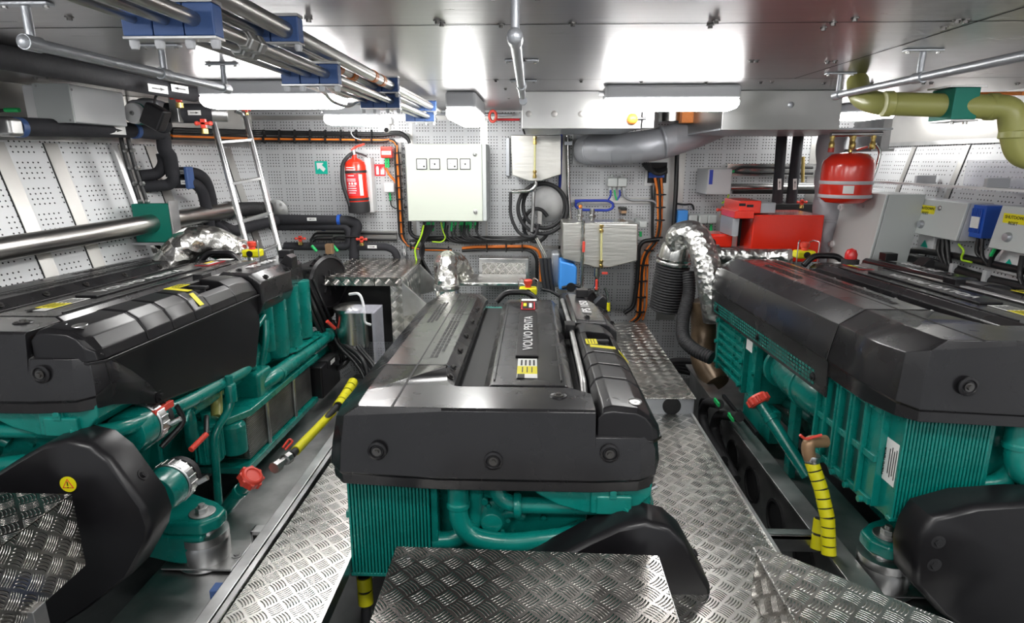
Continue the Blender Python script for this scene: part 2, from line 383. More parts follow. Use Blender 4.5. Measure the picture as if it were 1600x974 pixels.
for x, y in ((-1.9, .95), (0.35, .98), (2.2, .95), (-1.0, -.15), (1.2, -.15)): lamp(x-.4, x+.4, y, y+.17, 1.8, 'unseen long ceiling lamp added as fill over the near end of the engine room')  # out-of-view lamps, added to fill the near end with light
# ------------------------------------------------------------------ the marine diesels
def bolt_on(parent, p, d, r=.014, m='dark', name='bolt'):
    d = Vector(d).normalized(); p = Vector(p); mb = MB()
    mb.cyl(p, p+d*.004, r*1.25); mb.cyl(p+d*.004, p+d*.012, r*.75, n=6); mb.cyl(p+d*.012, p+d*.013, r*.4, n=6)
    return mb.build(name, m, parent)

def make_engine(label):
    E = thing('marine_engine', label, 'engine', (0, 0, 0), 'marine diesel engines in a row')
    # block, sump, heads -------------------------------------------------------
    mb = MB(); mb.prism([(-.24, -.12), (.30, -.12), (.34, -.6), (.26, -.95), (.18, -1.12), (-.18, -1.12), (-.26, -.95), (-.28, -.6)], 'y', .16, 2.25)
    for y in (.35, .62, .9, 1.2, 1.5, 1.8, 2.1): mb.box(-.285, .345, y, y+.03, -.95, -.2)
    blk = mb.build('engine_block', 'teal', E, .012)
    mb = MB(); mb.prism([(-.22, -.11), (.34, -.11), (.345, -.3), (-.25, -.3)], 'y', .26, 2.15); mb.build('cylinder_head', 'dark', E, .01)
    # top cover: front section -------------------------------------------------
    fc = MB()
    l0 = [(-.515, .485, .0), (-.513, .16, 0), (-.508, .03, 0), (-.497, .006, 0), (-.20, .0, 0), (.345, .0, 0)]
    l1 = [(-.62, .485, -.065), (-.62, .20, -.065), (-.60, .06, -.06), (-.552, .0, -.035), (-.20, -.010, -.008), (.345, -.010, -.008)]
    l2 = [(-.64, .485, -.15), (-.64, .20, -.15), (-.615, .045, -.15), (-.568, -.012, -.15), (-.20, -.028, -.15), (.345, -.028, -.15)]
    l3 = [(-.652, .485, -.225), (-.652, .20, -.225), (-.625, .037, -.235), (-.573, -.020, -.245), (-.20, -.036, -.255), (.345, -.036, -.255)]
    l4 = [(-.644, .485, -.235), (-.644, .20, -.235), (-.617, .044, -.245), (-.568, -.013, -.255), (-.20, -.029, -.265), (.345, -.029, -.265)]
    l5 = [(-.642, .485, -.30), (-.642, .20, -.30), (-.615, .046, -.295), (-.565, -.011, -.295), (-.20, -.027, -.305), (.345, -.027, -.305)]
    L = [l0, l1, l2, l3, l4, l5]; inn = [[(x*.96, y+(.02 if y < .1 else 0), z) for x, y, z in l5]]
    fc.loft(L+inn, closed=False)
    # right half of the front face, below the filter housing
    r1 = [(.345, -.012, -.10), (.50, -.008, -.10), (.545, .01, -.10), (.575, .05, -.10), (.583, .12, -.155)]
    r2 = [(.345, -.028, -.15), (.505, -.022, -.15), (.56, .0, -.15), (.58, .05, -.15), (.588, .17, -.20)]
    r3 = [(.345, -.036, -.255), (.505, -.030, -.25), (.565, -.006, -.24), (.588, .05, -.21), (.592, .24, -.27)]
    r4 = [(.345, -.029, -.265), (.503, -.023, -.26), (.560, .0, -.25), (.582, .052, -.232), (.590, .27, -.30)]
    r5 = [(.345, -.027, -.305), (.500, -.020, -.30), (.556, .004, -.295), (.575, .06, -.30), (.588, .35, -.41)]
    fc.loft([[(x*.99, .03, -.09) for x, y, z in r1], r1, r2, r3, r4, r5, [(x*.96, y+.02, z) for x, y, z in r5]], closed=False)
    fc.add([(.345, .0, 0), (.345, -.010, -.008), (.345, -.028, -.15), (.345, -.012, -.10), (.3415, .03, -.09), (.345, .16, -.075), (.345, .16, 0)], [(0, 1, 2, 3, 4, 5, 6)])
    # top skin with the U cut-out
    top = [(-.515, .485, 0), (-.513, .16, 0), (-.508, .03, 0), (-.497, .006, 0), (-.2, 0, 0), (.345, 0, 0), (.345, .16, 0), (.27, .225, 0), (-.165, .225, 0), (-.195, .24, 0), (-.215, .28, 0), (-.25, .46, 0), (-.252, .485, 0)]
    fc.add(top, [(0, 1, 10, 11, 12), (1, 2, 3, 4, 8, 9, 10), (4, 5, 6, 7, 8)])
    lip = top[6:-1]; fc.loft([lip, [(x+(.004 if x < 0 else -.0), y+.004, -.075) for x, y, z in lip]], closed=False)
    f = fc.build('front_cover', 'cover', E, .006, seg=2, ang=16, merge=True)
    sm = f.modifiers.new('thick', 'SOLIDIFY'); sm.thickness = .004; sm.offset = -1
    for x in (-.378,):
        B(x-.004, x+.004, .0, .49, -.0005, .0012).build('panel_joint', 'dark', f)
    for x, z in ((-.43, -.155), (-.015, -.185), (.395, -.15)):
        mb = MB(); mb.lathe([(.034, 0), (.034, .006), (.026, .009), (.022, .004)], (x, -.031+.003*(abs(x) > .3), z), (0, -1, 0)); mb.build('bolt_cup', 'blk', f)
        bolt_on(f, (x, -.034, z), (0, -1, 0), .013, 'boltd')
    for p in ((.22, .13, .0), ): 
        mb = MB(); mb.lathe([(.034, 0), (.03, .004), (.024, .002)], p, (0, 0, 1)); mb.build('bolt_cup', 'blk', f); bolt_on(f, (p[0], p[1], .001), (0, 0, 1), .014, 'boltd')
    # top cover: long left section with the vent grilles ------------------------
    def cs(y, e=0): return [(-.195, y, -.075), (-.20, y, -.045), (-.252, y, -e), (-.515, y, -e), (-.62, y, -.065-e), (-.64, y, -.15), (-.652, y, -.225), (-.644, y, -.235), (-.642, y, -.30), (-.636, y, -.40),
                            (-.628, y, -.40), (-.632, y, -.30), (-.62, y, -.2), (-.60, y, -.08), (-.51, y, -.02-e), (-.26, y, -.02-e), (-.21, y, -.075)]
    lc = MB().loft([cs(.495), cs(1.9), cs(2.08, .004), [(x*.99, 2.22, z-.02) for x, y, z in cs(2.2)]]).build('side_cover', 'cover', E, .006, ang=16)
    B(-.381, -.375, .495, 2.1, -.001, .0012).build('panel_joint', 'dark', lc)
    fl = lambda y, d=0: [(-.195, y, -.075), (-.20, y, -.045), (-.248, y, -.006-d), (-.248, y, -.04)]
    MB().loft([fl(.31, .02), fl(.33), fl(.5)]).build('mounting_flap', 'cover', lc, .002)
    bolt_on(lc, (-.224, .40, -.024), (.6, 0, .8), .014, 'boltd')
    oj = lambda y: [(-.26, y, .0012), (-.517, y, .0012), (-.622, y, -.0645), (-.642, y, -.15), (-.654, y, -.225), (-.646, y, -.236), (-.644, y, -.30)]
    MB().loft([oj(.486), oj(.495)], closed=False).build('cover_gap', 'dark', lc)
    def grille(name, cols, y0, y1, n, o, a, nrm, w=.011, taper=0):
        mb = MB(); o = Vector(o); a = Vector(a).normalized(); n_ = Vector(nrm).normalized()
        for i in range(n):
            y = y0+(y1-y0)*i/(n-1); lf = (y1-y0)/(n-1)*.40
            for k in cols:
                if taper and ((k == cols[0] and i > n-1-taper) or (k == cols[-1] and i < taper)): continue
                c = o+a*k*.0195+Vector((0, y, 0))+n_*.0008
                mb.add([c-a*w*.6-YA*lf, c+a*w*.6-YA*lf, c+a*w*.6+YA*lf, c-a*w*.6+YA*lf], [(0, 1, 2, 3)])
        return mb.build(name, 'dark' if name == 'vent_grille' else 'teal', lc, smooth=False)
    grille('vent_grille', (0, 1, 2), .62, 2.0, 30, (-.335, 0, .0005), (1, 0, 0), (0, 0, 1), taper=2)
    grille('vent_grille', (0, 1, 2), 1.28, 1.78, 12, (-.465, 0, .0005), (1, 0, 0), (0, 0, 1), taper=1)
    grille('vent_grille', (0, 1, 2, 3), 1.1, 1.7, 18, (-.545, 0, -.0225), (-.85, 0, -.53), (-.53, 0, .85), taper=1)
    grille('skirt_grille', (0, 1, 2, 3), .62, 2.12, 46, (-.6418, 0, -.315), (.06, 0, -1), (-1, 0, -.06), w=.011)
    for y in (.62, 1.3, 2.05): bolt_on(lc, (-.640, y, -.345), (-1, 0, 0), .017, 'blk')
    for y in (.52, .78, 1.05, 1.36, 1.7): bolt_on(lc, (-.224, y, -.02), (.6, 0, .8), .012, 'boltd')
    # valve cover with raised name strip ---------------------------------------
    def vs_(y, d=0): return [(-.085, y, -.16), (-.075, y, -.03-d), (-.045, y, -.002-d), (.255, y, -.002-d), (.29, y, -.03-d), (.30, y, -.16)]
    vc = MB().loft([[(x, .232, z) for x, y, z in vs_(0, .012)], vs_(.25), vs_(1.85), [(x*.96+.005, 2.02, z-.02) for x, y, z in vs_(0)]]).build('valve_cover', 'cover', E, .006, ang=16)
    B(.045, .15, .62, 1.52, -.002, .008).build('name_strip', 'blk', vc, .004)
    B(-.035, -.028, .3, 1.7, -.002, .004).build('rib', 'blk', vc, .002); B(.235, .242, .3, 1.7, -.002, .004).build('rib', 'blk', vc, .002)
    text('lettering', 'VOLVO PENTA', .066, (.122, .70, .009), (0, 1, 0), (-1, 0, 0), 'wprint', vc, bold=.012, squash=1.55)
    card((.10, .46, .0), (0, 1, 0), (-1, 0, 0), .26, .085).build('warning_label', 'paper', vc)
    card((.10, .43, .0012), (0, 1, 0), (-1, 0, 0), .10, .085).build('label_field', 'yel', vc)
    for i in range(4): card((.075+.018*i, .53, .0012), (0, 1, 0), (-1, 0, 0), .075, .008).build('label_print', 'ink', vc, smooth=False)
    for i in range(3): card((.08+.02*i, .43, .0026), (0, 1, 0), (-1, 0, 0), .07, .004).build('label_print', 'ink', vc, smooth=False)
    card((.075, .35, .0012), (0, 1, 0), (-1, 0, 0), .05, .03).build('label_print', 'ink', vc, smooth=False)
    card((.095, 1.72, .0), (0, 1, 0), (-1, 0, 0), .22, .085).build('badge_frame', 'rprint', vc)
    card((.095, 1.72, .0012), (0, 1, 0), (-1, 0, 0), .20, .072).build('badge_field', 'blk', vc)
    card((.075, 1.74, .0024), (0, 1, 0), (-1, 0, 0), .09, .02).build('badge_mark', 'yel', vc); card((.11, 1.72, .0024), (0, 1, 0), (-1, 0, 0), .12, .018).build('badge_mark', 'wprint', vc)
    card((.10, 1.90, .0), (0, 1, 0), (-1, 0, 0), .06, .10).build('small_label', 'paper', vc)
    # arched hoop behind the valve cover
    MB().tube([(-.12, 1.98, -.03), (-.06, 1.99, .035), (.10, 1.99, .035), (.16, 1.98, -.03)], .02, fil=.06).build('breather_hood', 'blk', E)
    # filter housing on the right: ridged lid, dark tank below ------------------
    def hs(y, d=0, w=0):
        return [(.352, y, -.115), (.352, y, -.03-d), (.372, y, .004-d), (.405, y, .014-d), (.50+w, y, .004-d), (.545+w, y, -.025-d), (.578+w, y, -.075-d*.5), (.585+w, y, -.115)]
    lid = MB(); cuts = [.05, .20, .36, .53, .70, .86]
    lid.loft([[(x if x < .45 else .45+(x-.45)*.72, .0, -.035+(z+.035)*.55 if z > -.1 else z) for x, y, z in hs(0)], [(x if x < .45 else .45+(x-.45)*.93, .02, z-.004 if z > -.1 else z) for x, y, z in hs(0)], hs(.05), hs(.30)])
    for a, b in ((.305, .48), (.485, .66), (.665, .80)): lid.loft([hs(a, .002), hs(a+.01, -.004), hs(b-.01, -.004), hs(b, .002)])
    # well around the filler cap
    def hw(y): return [(.352, y, -.115), (.352, y, -.03), (.372, y, .004), (.40, y, .008), (.405, y, -.05), (.52, y, -.05), (.525, y, -.015), (.555, y, -.035), (.578, y, -.075), (.585, y, -.115)]
    lid.loft([hw(.80), hw(1.05)])
    lid.loft([hs(1.05), hs(1.15), [(x, 1.30, z-.02 if z > -.1 else z) for x, y, z in hs(0)]])
    li = lid.build('filter_lid', 'blk', E, .006, ang=16)
    mb = MB(); mb.loft([hs(0, 0), hs(0, 0)]); mb = MB(); o1 = [(.350, .0, -.115), (.55, .0, -.115), (.592, .05, -.115), (.596, 1.30, -.115), (.350, 1.31, -.115)]
    mb.loft([o1, [(x, y, z-.012) for x, y, z in o1]]); mb.build('lid_flange', 'blk', li, .003)
    for x in (.415, .492):
        mb = MB(); mb.lathe([(.026, .0), (.024, .003), (.019, .001), (.019, -.012)], (x, .065, .008), (0, -.1, 1)); mb.cyl((x, .065, -.004), (x, .065, .008), .009, n=6); mb.build('screw_well', 'alud', li)
    mb = MB(); mb.lathe([(.036, 0), (.036, .028), (.03, .036)], (.455, .925, -.05), ZA, n=8); mb.obox((.455, .925, -.008), (.10, .035, .016)); mb.build('filler_cap', 'rub', li, .004)
    card((.41, .845, .013), (0, 1, 0), (-1, 0, 0), .09, .055).build('warning_label', 'yel', li)
    for i in range(3): card((.395+.014*i, .845, .0146), (0, 1, 0), (-1, 0, 0), .07, .003).build('label_print', 'ink', li, smooth=False)
    card((.455, .755, .012), (1, 0, -.09), (0, 1, 0), .12, .04).build('warning_label', 'yel', li)
    for i in range(3): card((.42+.03*i, .755, .015-.003*i), (1, 0, -.09), (0, 1, 0), .018, .02).build('label_print', 'ink', li, smooth=False)
    card((.552, .735, -.03), (1, 0, -1.2), (0, 1, 0), .075, .035).build('warning_label', 'yel', li)
    mb = MB(); tp = [(.04, -.125), (.30, -.40), (1.22, -.53), (1.32, -.30), (1.32, -.125)]
    mb.loft([[(.575, y, z) for y, z in tp], [(.35, y, z) for y, z in tp]]); mb.build('filter_tank', 'blk', E, .012)
    mb = MB(); mb.add([(.578, .05, -.125), (.578, .29, -.30), (.56, .28, -.33), (.35, .02, -.3), (.35, .02, -.12)], [(0, 1, 2, 3, 4)]); 
    # right wing of the front cover with its diagonal edge
    bolt_on(f, (.590, .315, -.365), (1, 0, 0), .022, 'blk')
    # rear right cover with the model lettering
    def rs(y, d=0): return [(.345, y, -.10), (.35, y, -.01-d), (.37, y, .006-d), (.54, y, -.002-d), (.60, y, -.05-d), (.605, y, -.17), (.58, y, -.23), (.35, y, -.23)]
    rc = MB().loft([[(x, 1.31, z-.01) for x, y, z in rs(0)], rs(1.34), rs(1.75), [(x if x < .5 else x-.05, 1.92, z) for x, y, z in rs(0)], [(x if x < .5 else x-.08, 2.15, z-.005) for x, y, z in rs(0)]]).build('rear_right_cover', 'cover', E, .006, ang=16)
    text('lettering', 'IPS 1050', .075, (.475, 1.5, .007), (0, 1, 0), (-1, 0, 0), 'wprint', rc, bold=.01, squash=1.35)
    for p in ((.44, 1.40, .003), (.585, 1.42, -.035), (.585, 1.72, -.035), (.57, 1.9, -.03)): bolt_on(rc, p, (.3, 0, 1), .016, 'blk')
    mb = MB(); mb.prism([(.52, 0.0), (.60, -.04), (.60, .03), (.57, .05)], 'y', 1.78, 1.88); mb.build('rear_bracket', 'blk', rc, .004); B(.42, .50, 2.0, 2.08, 0, .05).build('rear_lug', 'blk', rc, .004)
    B(.30, .355, 1.15, 1.25, -.06, .02).build('clip', 'blk', E, .004)
    MB().tube([(.33, .22, -.08), (.33, .36, -.02), (.335, 1.2, -.02), (.33, 2.1, -.04)], .014).build('vent_hose', 'alud', E)
    mb = MB(); mb.cyl((-.03+.34, .17, -.10), (.31, .17, -.03), .012); mb.cyl((.31, .17, -.03), (.31, .17, -.01), .007); mb.build('dip_nipple', 'teal', E)
    # big round disc at the rear right -------------------------------------------
    mb = MB(); mb.lathe([(.19, 0), (.215, .01), (.215, .05), (.195, .065), (.188, .052), (.045, .06), (.04, .075), (.0, .075)], (.52, 2.58, -.27), (1, -.45, 0), n=40)
    for k in range(24):
        a = 2*PI*k/24; d = Vector((1, -.45, 0)).normalized(); e = Vector((.45, 1, 0)).normalized()
        c = Vector((.52, 2.58, -.27))+d*.03+(e*math.cos(a)+ZA*math.sin(a))*.215; mb.obox(c, (.02, .02, .02), Matrix.Rotation(0, 3, 'X'))
    pd = mb.build('rear_disc', 'blk', E)
    for k in range(8):
        a = 2*PI*k/8; d = Vector((1, -.45, 0)).normalized(); e = Vector((.45, 1, 0)).normalized(); c = Vector((.52, 2.58, -.27))+d*.06+(e*math.cos(a)+ZA*math.sin(a))*.07
        q = MB().obox(c, (.01, .06, .012), Matrix.Rotation(a, 3, 'X')); q.build('disc_rib', 'blk', pd)
    B(.34, .52, 2.4, 2.8, -.6, -.12).build('rear_housing', 'dark', E, .03)
    MB().cyl((0, 2.25, -.62), (0, 2.7, -.62), .36, .27, n=36).build('flywheel_housing', 'teal', E, .01)
    # charge air cooler, front left ------------------------------------------------
    mb = MB(); mb.box(-.572, -.265, .055, .64, -.72, -.27)
    n = 24
    for i in range(n):
        x = -.568+i*(.30/(n-1)); mb.box(x-.0045, x+.0045, .040, .06, -.715, -.27)
    mb.box(-.578, -.262, .04, .07, -.72, -.705)
    ca = mb.build('charge_air_cooler', 'teal', E, .003)
    mb = MB(); mb.box(-.60, -.57, .13, .62, -.71, -.29)                # side plate, ribs and window frames
    for y in (.215, .30, .325, .41, .435, .52, .60): mb.box(-.622, -.60, y-.007, y+.007, -.69, -.30)
    for z in (-.69, -.51, -.31): mb.box(-.614, -.60, .13, .60, z-.014, z+.014)
    mb.build('cooler_side_frame', 'teal', ca, .003)
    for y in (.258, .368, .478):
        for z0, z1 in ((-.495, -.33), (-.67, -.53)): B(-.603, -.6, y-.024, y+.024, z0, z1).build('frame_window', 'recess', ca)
    for y in (.17, .28, .39, .50, .58):
        for z in (-.70, -.30): mb = MB(); mb.cyl((-.60, y, z), (-.63, y, z), .013, n=10); mb.build('stud', 'teal', ca, .002)
    card((-.5735, .09, -.50), (0, -1, 0), (0, 0, 1), .075, .17).build('data_plate', 'paper', ca)
    text('data_print', 'VOLVO PENTA', .017, (-.5755, .12, -.57), (0, 0, 1), (0, 1, 0), 'ink', ca, bold=.02)
    for i in range(4): card((-.575, .098-.013*i, -.50), (0, 0, 1), (0, 1, 0), .10+.02*(i % 2), .003).build('data_print', 'ink', ca, smooth=False)
    mb = MB(); mb.loft([[(-.56, .1, -.72), (-.27, .1, -.72), (-.27, .62, -.72), (-.56, .62, -.72)], [(-.50, .14, -.78), (-.30, .14, -.78), (-.30, .62, -.82), (-.52, .62, -.82)], [(-.40, .2, -.80), (-.32, .2, -.80), (-.30, .6, -.86), (-.42, .6, -.86)]]); mb.build('cooler_outlet_tray', 'teal', ca, .02, seg=3)
    B(-.262, -.235, .06, .5, -.62, -.27).build('cooler_end_plate', 'teal', ca, .004)
    # left side: big charge pipe, turbo cooler block --------------------------------
    MB().tube([(-.40, .60, -.50), (-.49, .74, -.50), (-.50, 1.1, -.50), (-.44, 1.35, -.50), (-.30, 1.4, -.5)], .115, n=22, fil=.14).build('charge_pipe', 'teal', E)
    mb = MB(); 
    for y in (.9, 1.22): mb.lathe([(.123, 0), (.123, .03)], (-.495, y, -.50), YA)
    mb.build('pipe_collar', 'teal', E, .005)
    mb = MB(); mb.box(-.56, -.30, 1.42, 2.16, -.80, -.38); hb = mb.build('heat_exchanger', 'teal', E, .012)
    mb = MB(); mb.box(-.60, -.555, 1.40, 1.44, -.82, -.30); mb.box(-.60, -.555, 2.12, 2.16, -.8, -.30); mb.box(-.59, -.555, 1.62, 1.66, -.80, -.36)
    for i in range(7): mb.box(-.595, -.555, 1.64, 2.14, -.77+.058*i, -.745+.058*i)
    mb.box(-.575, -.555, 1.87, 1.90, -.78, -.40); mb.build('exchanger_ribs', 'teal', hb, .003)
    for z in (-.75, -.6, -.45): 
        for y in (1.42, 1.64, 2.14): MB().cyl((-.595, y, z), (-.615, y, z), .015, n=6).build('bolt', 'teal', hb)
    card((-.599, 1.52, -.44), (0, -1, 0), (0, 0, 1), .10, .10).build('data_plate', 'paper', hb)
    MB().cyl((-.5, 2.16, -.45), (-.5, 2.26, -.45), .085, n=24).build('exchanger_cap', 'teal', E, .015)
    mb = MB(); mb.box(-.5, -.2, .75, 1.4, -.37, -.27); mb.box(-.44, -.36, .9, 1.0, -.6, -.25); mb.box(-.44, -.34, 1.15, 1.25, -.6, -.25); mb.build('manifold', 'teal', E, .012)
    for i, y in enumerate((1.3, 1.36)): MB().tube([(-.56, y, -.46-.12*i), (-.48, y-.04, -.47-.12*i)], .014).build('stud', 'alud', E)
    MB().tube([(-.34, .7, -.78), (-.40, 1.2, -.74), (-.36, 1.7, -.86)], .03).build('water_pipe', 'teal_d', E)
    mb = MB(); mb.box(-.50, -.46, 1.05, 1.12, -1.15, -.62); mb.box(-.52, -.46, 1.3, 1.75, -1.0, -.8); mb.build('side_bracket', 'teal', E, .006)
    # front face: pipes, water pump, belt guard ---------------------------------------
    mb = MB(); mb.box(-.24, .34, .13, .17, -.92, -.2); fp = mb.build('timing_cover', 'teal', E, .01)
    MB().tube([(-.155, .06, -.30), (-.155, .05, -.48), (-.10, .045, -.545), (.03, .04, -.565), (.26, .05, -.535), (.32, .1, -.53)], .037, n=18, fil=.07).build('coolant_pipe', 'teal', E)
    mb = MB(); mb.lathe([(.045, 0), (.045, .02), (.04, .022), (.04, .10), (.045, .102), (.045, .115)], (-.155, .058, -.42), ZA, n=24); mb.build('pipe_collar', 'teal', E, .003)
    MB().tube([(-.26, .09, -.59), (-.16, .09, -.58), (-.10, .10, -.52), (-.09, .11, -.3)], .034, n=16, fil=.06).build('coolant_pipe', 'teal', E)
    MB().tube([(-.02, .07, -.30), (0, .06, -.385), (.06, .05, -.405), (.40, .05, -.405)], .031, n=16, fil=.05).build('coolant_pipe', 'teal', E)
    mb = MB(); mb.lathe([(.045, 0), (.048, .01), (.048, .02), (.04, .03)], (.055, .05, -.405), XA, n=24); mb.build('pipe_collar', 'teal', E, .003)
    mb = MB(); mb.lathe([(.11, 0), (.115, .02), (.10, .04), (.06, .05), (.05, .03), (.0, .03)], (-.02, .14, -.31), (0, -1, 0), n=30); 
    for a in (200, 250, 300, 340): mb.cyl((-.02+.115*math.cos(math.radians(a)), .14, -.31+.115*math.sin(math.radians(a))), (-.02+.115*math.cos(math.radians(a)), .085, -.31+.115*math.sin(math.radians(a))), .017, n=8)
    mb.build('thermostat_housing', 'teal', E, .004)
    mb = MB(); mb.lathe([(.075, 0), (.075, .03), (.055, .045), (.04, .07), (.02, .075), (0, .075)], (-.03, .14, -.50), (0, -1, 0), n=24)
    for k in range(7):
        a = 2*PI*k/7; mb.cyl((-.03+.062*math.cos(a), .14, -.50+.062*math.sin(a)), (-.03+.062*math.cos(a), .09, -.50+.062*math.sin(a)), .011, n=6)
    mb.tube([(-.0, .12, -.50), (.05, .10, -.46), (.09, .11, -.49)], .022); mb.build('water_pump', 'teal', E, .003)
    for x, z in ((.12, -.44), (.05, -.57), (.17, -.5), (.22, -.56), (-.2, -.35)): MB().cyl((x, .13, z), (x, .115, z), .011, n=6).build('bolt', 'teal', fp)
    mb = MB()   # wide casting under the filter housing
    pl = [(.10, -.28), (.56, -.26), (.555, -.33), (.50, -.385), (.43, -.40), (.32, -.405), (.22, -.375), (.14, -.33)]
    mb.prism(pl, 'y', .0, .36); mb.box(.335, .43, -.012, .03, -.40, -.29); mb.box(.355, .485, -.018, .03, -.40, -.325); cs_ = mb.build('front_casting', 'teal', E, .008)
    mb = MB(); mb.cyl((.415, -.01, -.31), (.415, -.024, -.31), .013); mb.box(.402, .428, -.022, -.01, -.335, -.31); mb.build('boss', 'teal', cs_, .003)
    mb = MB(); mb.box(.30, .50, .3, 1.9, -.62, -.45); mb.build('oil_gallery', 'teal', E, .02)
    go = [(.02, -.62), (.12, -.565), (.20, -.52), (.33, -.44), (.43, -.385), (.52, -.365), (.60, -.385), (.66, -.44), (.76, -.62), (.775, -.70), (.755, -.77), (.66, -.92), (.46, -1.08), (.34, -1.16), (.0, -1.16), (-.03, -.9)]
    def sh(k, y): cx, cz = .4, -.78; return [(cx+(x-cx)*k, y, cz+(z-cz)*k) for x, z in go]
    g = MB().loft([sh(1, .02), sh(1, -.085), sh(.985, -.105), sh(.955, -.115), sh(.3, -.118)]).build('belt_guard', 'blk', E, .0)
    mb = MB(); mb.lathe([(.03, 0), (.03, .0025)], (.50, -.1175, -.535), (0, -1, 0), n=28); g2 = mb.build('warning_sticker', 'yel', g)
    tri = lambda k, y: [(.50+.027*k*math.sin(a), y, -.537+.027*k*math.cos(a)) for a in (0, 2.094, 4.189)]
    MB().loft([tri(.92, -.1202), tri(.92, -.1208)]).build('sticker_triangle', 'redp', g, smooth=False); MB().loft([tri(.66, -.1209), tri(.66, -.1215)]).build('sticker_field', 'yel', g, smooth=False)
    B(.498, .502, -.1222, -.1214, -.54, -.523).build('sticker_mark', 'ink', g); B(.498, .502, -.1222, -.1214, -.548, -.544).build('sticker_mark', 'ink', g)
    bolt_on(g, (.715, -.03, -.54), (.85, 0, .5), .018, 'blk')
    # right side --------------------------------------------------------------------
    MB().tube([(.45, -.02, -.40), (.56, .10, -.42), (.57, .5, -.475), (.56, 1.1, -.515), (.50, 1.3, -.52), (.4, 1.4, -.5)], .033, n=16, fil=.08).build('long_pipe', 'teal', E)
    mb = MB(); mb.obox((.585, .33, -.425), (.02, .13, .03)); mb.build('red_tag', 'redp', E, .003)
    for x, y, z0, z1, r in ((.52, 1.50, -.52, -.2, .05), (.50, 1.66, -.60, -.17, .086), (.51, 1.86, -.60, -.17, .084), (.515, 2.06, -.58, -.17, .08)):
        mb = MB(); mb.lathe([(r*.6, 0), (r*.95, .008), (r, .03), (r, z1-z0)], (x, y, z0), ZA, n=28); mb.build('filter_canister', 'teal', E)
    mb = MB(); mb.tube([(.56, 1.26, -.66), (.60, 1.36, -.64), (.60, 1.5, -.64), (.59, 2.5, -.66), (.56, 2.58, -.66)], .045, n=20, fil=.06); mb.build('raw_water_pipe', 'teal', E)
    for y in (1.42, 2.35): MB().lathe([(.052, 0), (.052, .03)], (.60, y, -.645), YA).build('pipe_collar', 'teal', E, .004)
    mb = MB(); mb.loft([[(.53, 1.6, -.585), (.62, 1.72, -.585), (.62, 2.2, -.6), (.53, 2.3, -.6)], [(.53, 1.6, -.577), (.62, 1.72, -.577), (.62, 2.2, -.592), (.53, 2.3, -.592)]]); 
    for y in (1.76, 2.16): mb.cyl((.60, y, -.578), (.60, y, -.565), .012, n=6)
    mb.build('pipe_bracket', 'teal', E)
    mb = MB(); mb.box(.44, .60, 1.18, 1.36, -.72, -.56); mb.cyl((.52, 1.25, -.56), (.52, 1.25, -.52), .04); mb.build('cooler_neck', 'teal', E, .02, seg=3)
    mb = MB(); mb.cyl((.50, 1.23, -.55), (.50, 1.23, -.44), .022, n=14); mb.cyl((.50, 1.23, -.50), (.50, 1.23, -.46), .034, n=8); mb.cyl((.50, 1.23, -.43), (.50, 1.23, -.40), .026, n=8); mb.build('hose_fitting', 'teal', E, .003)
    mb = MB(); fl = [(.34, .88), (.56, .86), (.63, 1.0), (.63, 2.05), (.34, 2.05)]; mb.prism(fl, 'z', -.74, -.70)
    oc = mb.build('oil_cooler_flange', 'teal', E, .008)
    B(.34, .60, .98, 1.95, -1.0, -.74).build('cooler_fins', 'fin', oc, .03, seg=3)
    mb = MB()
    for i in range(24): mb.box(.33, .603, .985, 1.945, -.99+.0106*i, -.985+.0106*i)
    mb.build('fin_edges', 'alud', oc)
    for y in (1.22, 1.62): MB().cyl((.612, y, -1.02), (.612, y, -.72), .012).build('tie_rod', 'alu', oc)
    B(.34, .63, .9, 2.0, -1.04, -1.0).build('lower_flange', 'teal', oc, .008)
    mb = MB(); mb.lathe([(.05, 0), (.065, .01), (.065, .2), (.07, .205), (.07, .22), (.05, .23)], (.50, .78, -.90), ZA, n=30)
    for k in range(14): a = 2*PI*k/14; mb.cyl((.50+.066*math.cos(a), .78+.066*math.sin(a), -.88), (.50+.066*math.cos(a), .78+.066*math.sin(a), -.71), .008, n=6)
    mb.cyl((.50, .78, -.68), (.50, .78, -.63), .025); mb.lathe([(.05, 0), (.065, .01), (.065, .16), (.05, .18)], (.56, .92, -.92), ZA, n=30); mb.build('fuel_filter_housing', 'teal', E, .003)
    MB().tube([(.60, .86, -.46), (.60, .86, -.62), (.565, .72, -.72), (.56, .70, -1.12)], .02, n=14, fil=.06).build('vertical_pipe', 'teal', E)
    MB().lathe([(.03, 0), (.03, .09), (.024, .10)], (.60, .86, -.60), ZA).build('pipe_sleeve', 'teal', E, .004)
    MB().tube([(.57, .30, -.48), (.53, .50, -.48), (.50, .64, -.56), (.49, .66, -.75)], .032, n=14, fil=.09).build('coolant_hose', 'teal', E)
    MB().tube([(.48, .95, -.45), (.47, .95, -.64), (.50, .88, -.70)], .03, n=14).build('olive_hose', 'olive', E)
    MB().tube([(.54, 1.45, -.28), (.54, 1.3, -.34), (.50, 1.3, -.52)], .016).build('small_pipe', 'teal', E); MB().tube([(.56, 1.42, -.3), (.57, 1.38, -.42), (.54, 1.36, -.56)], .02).build('small_pipe', 'teal', E)
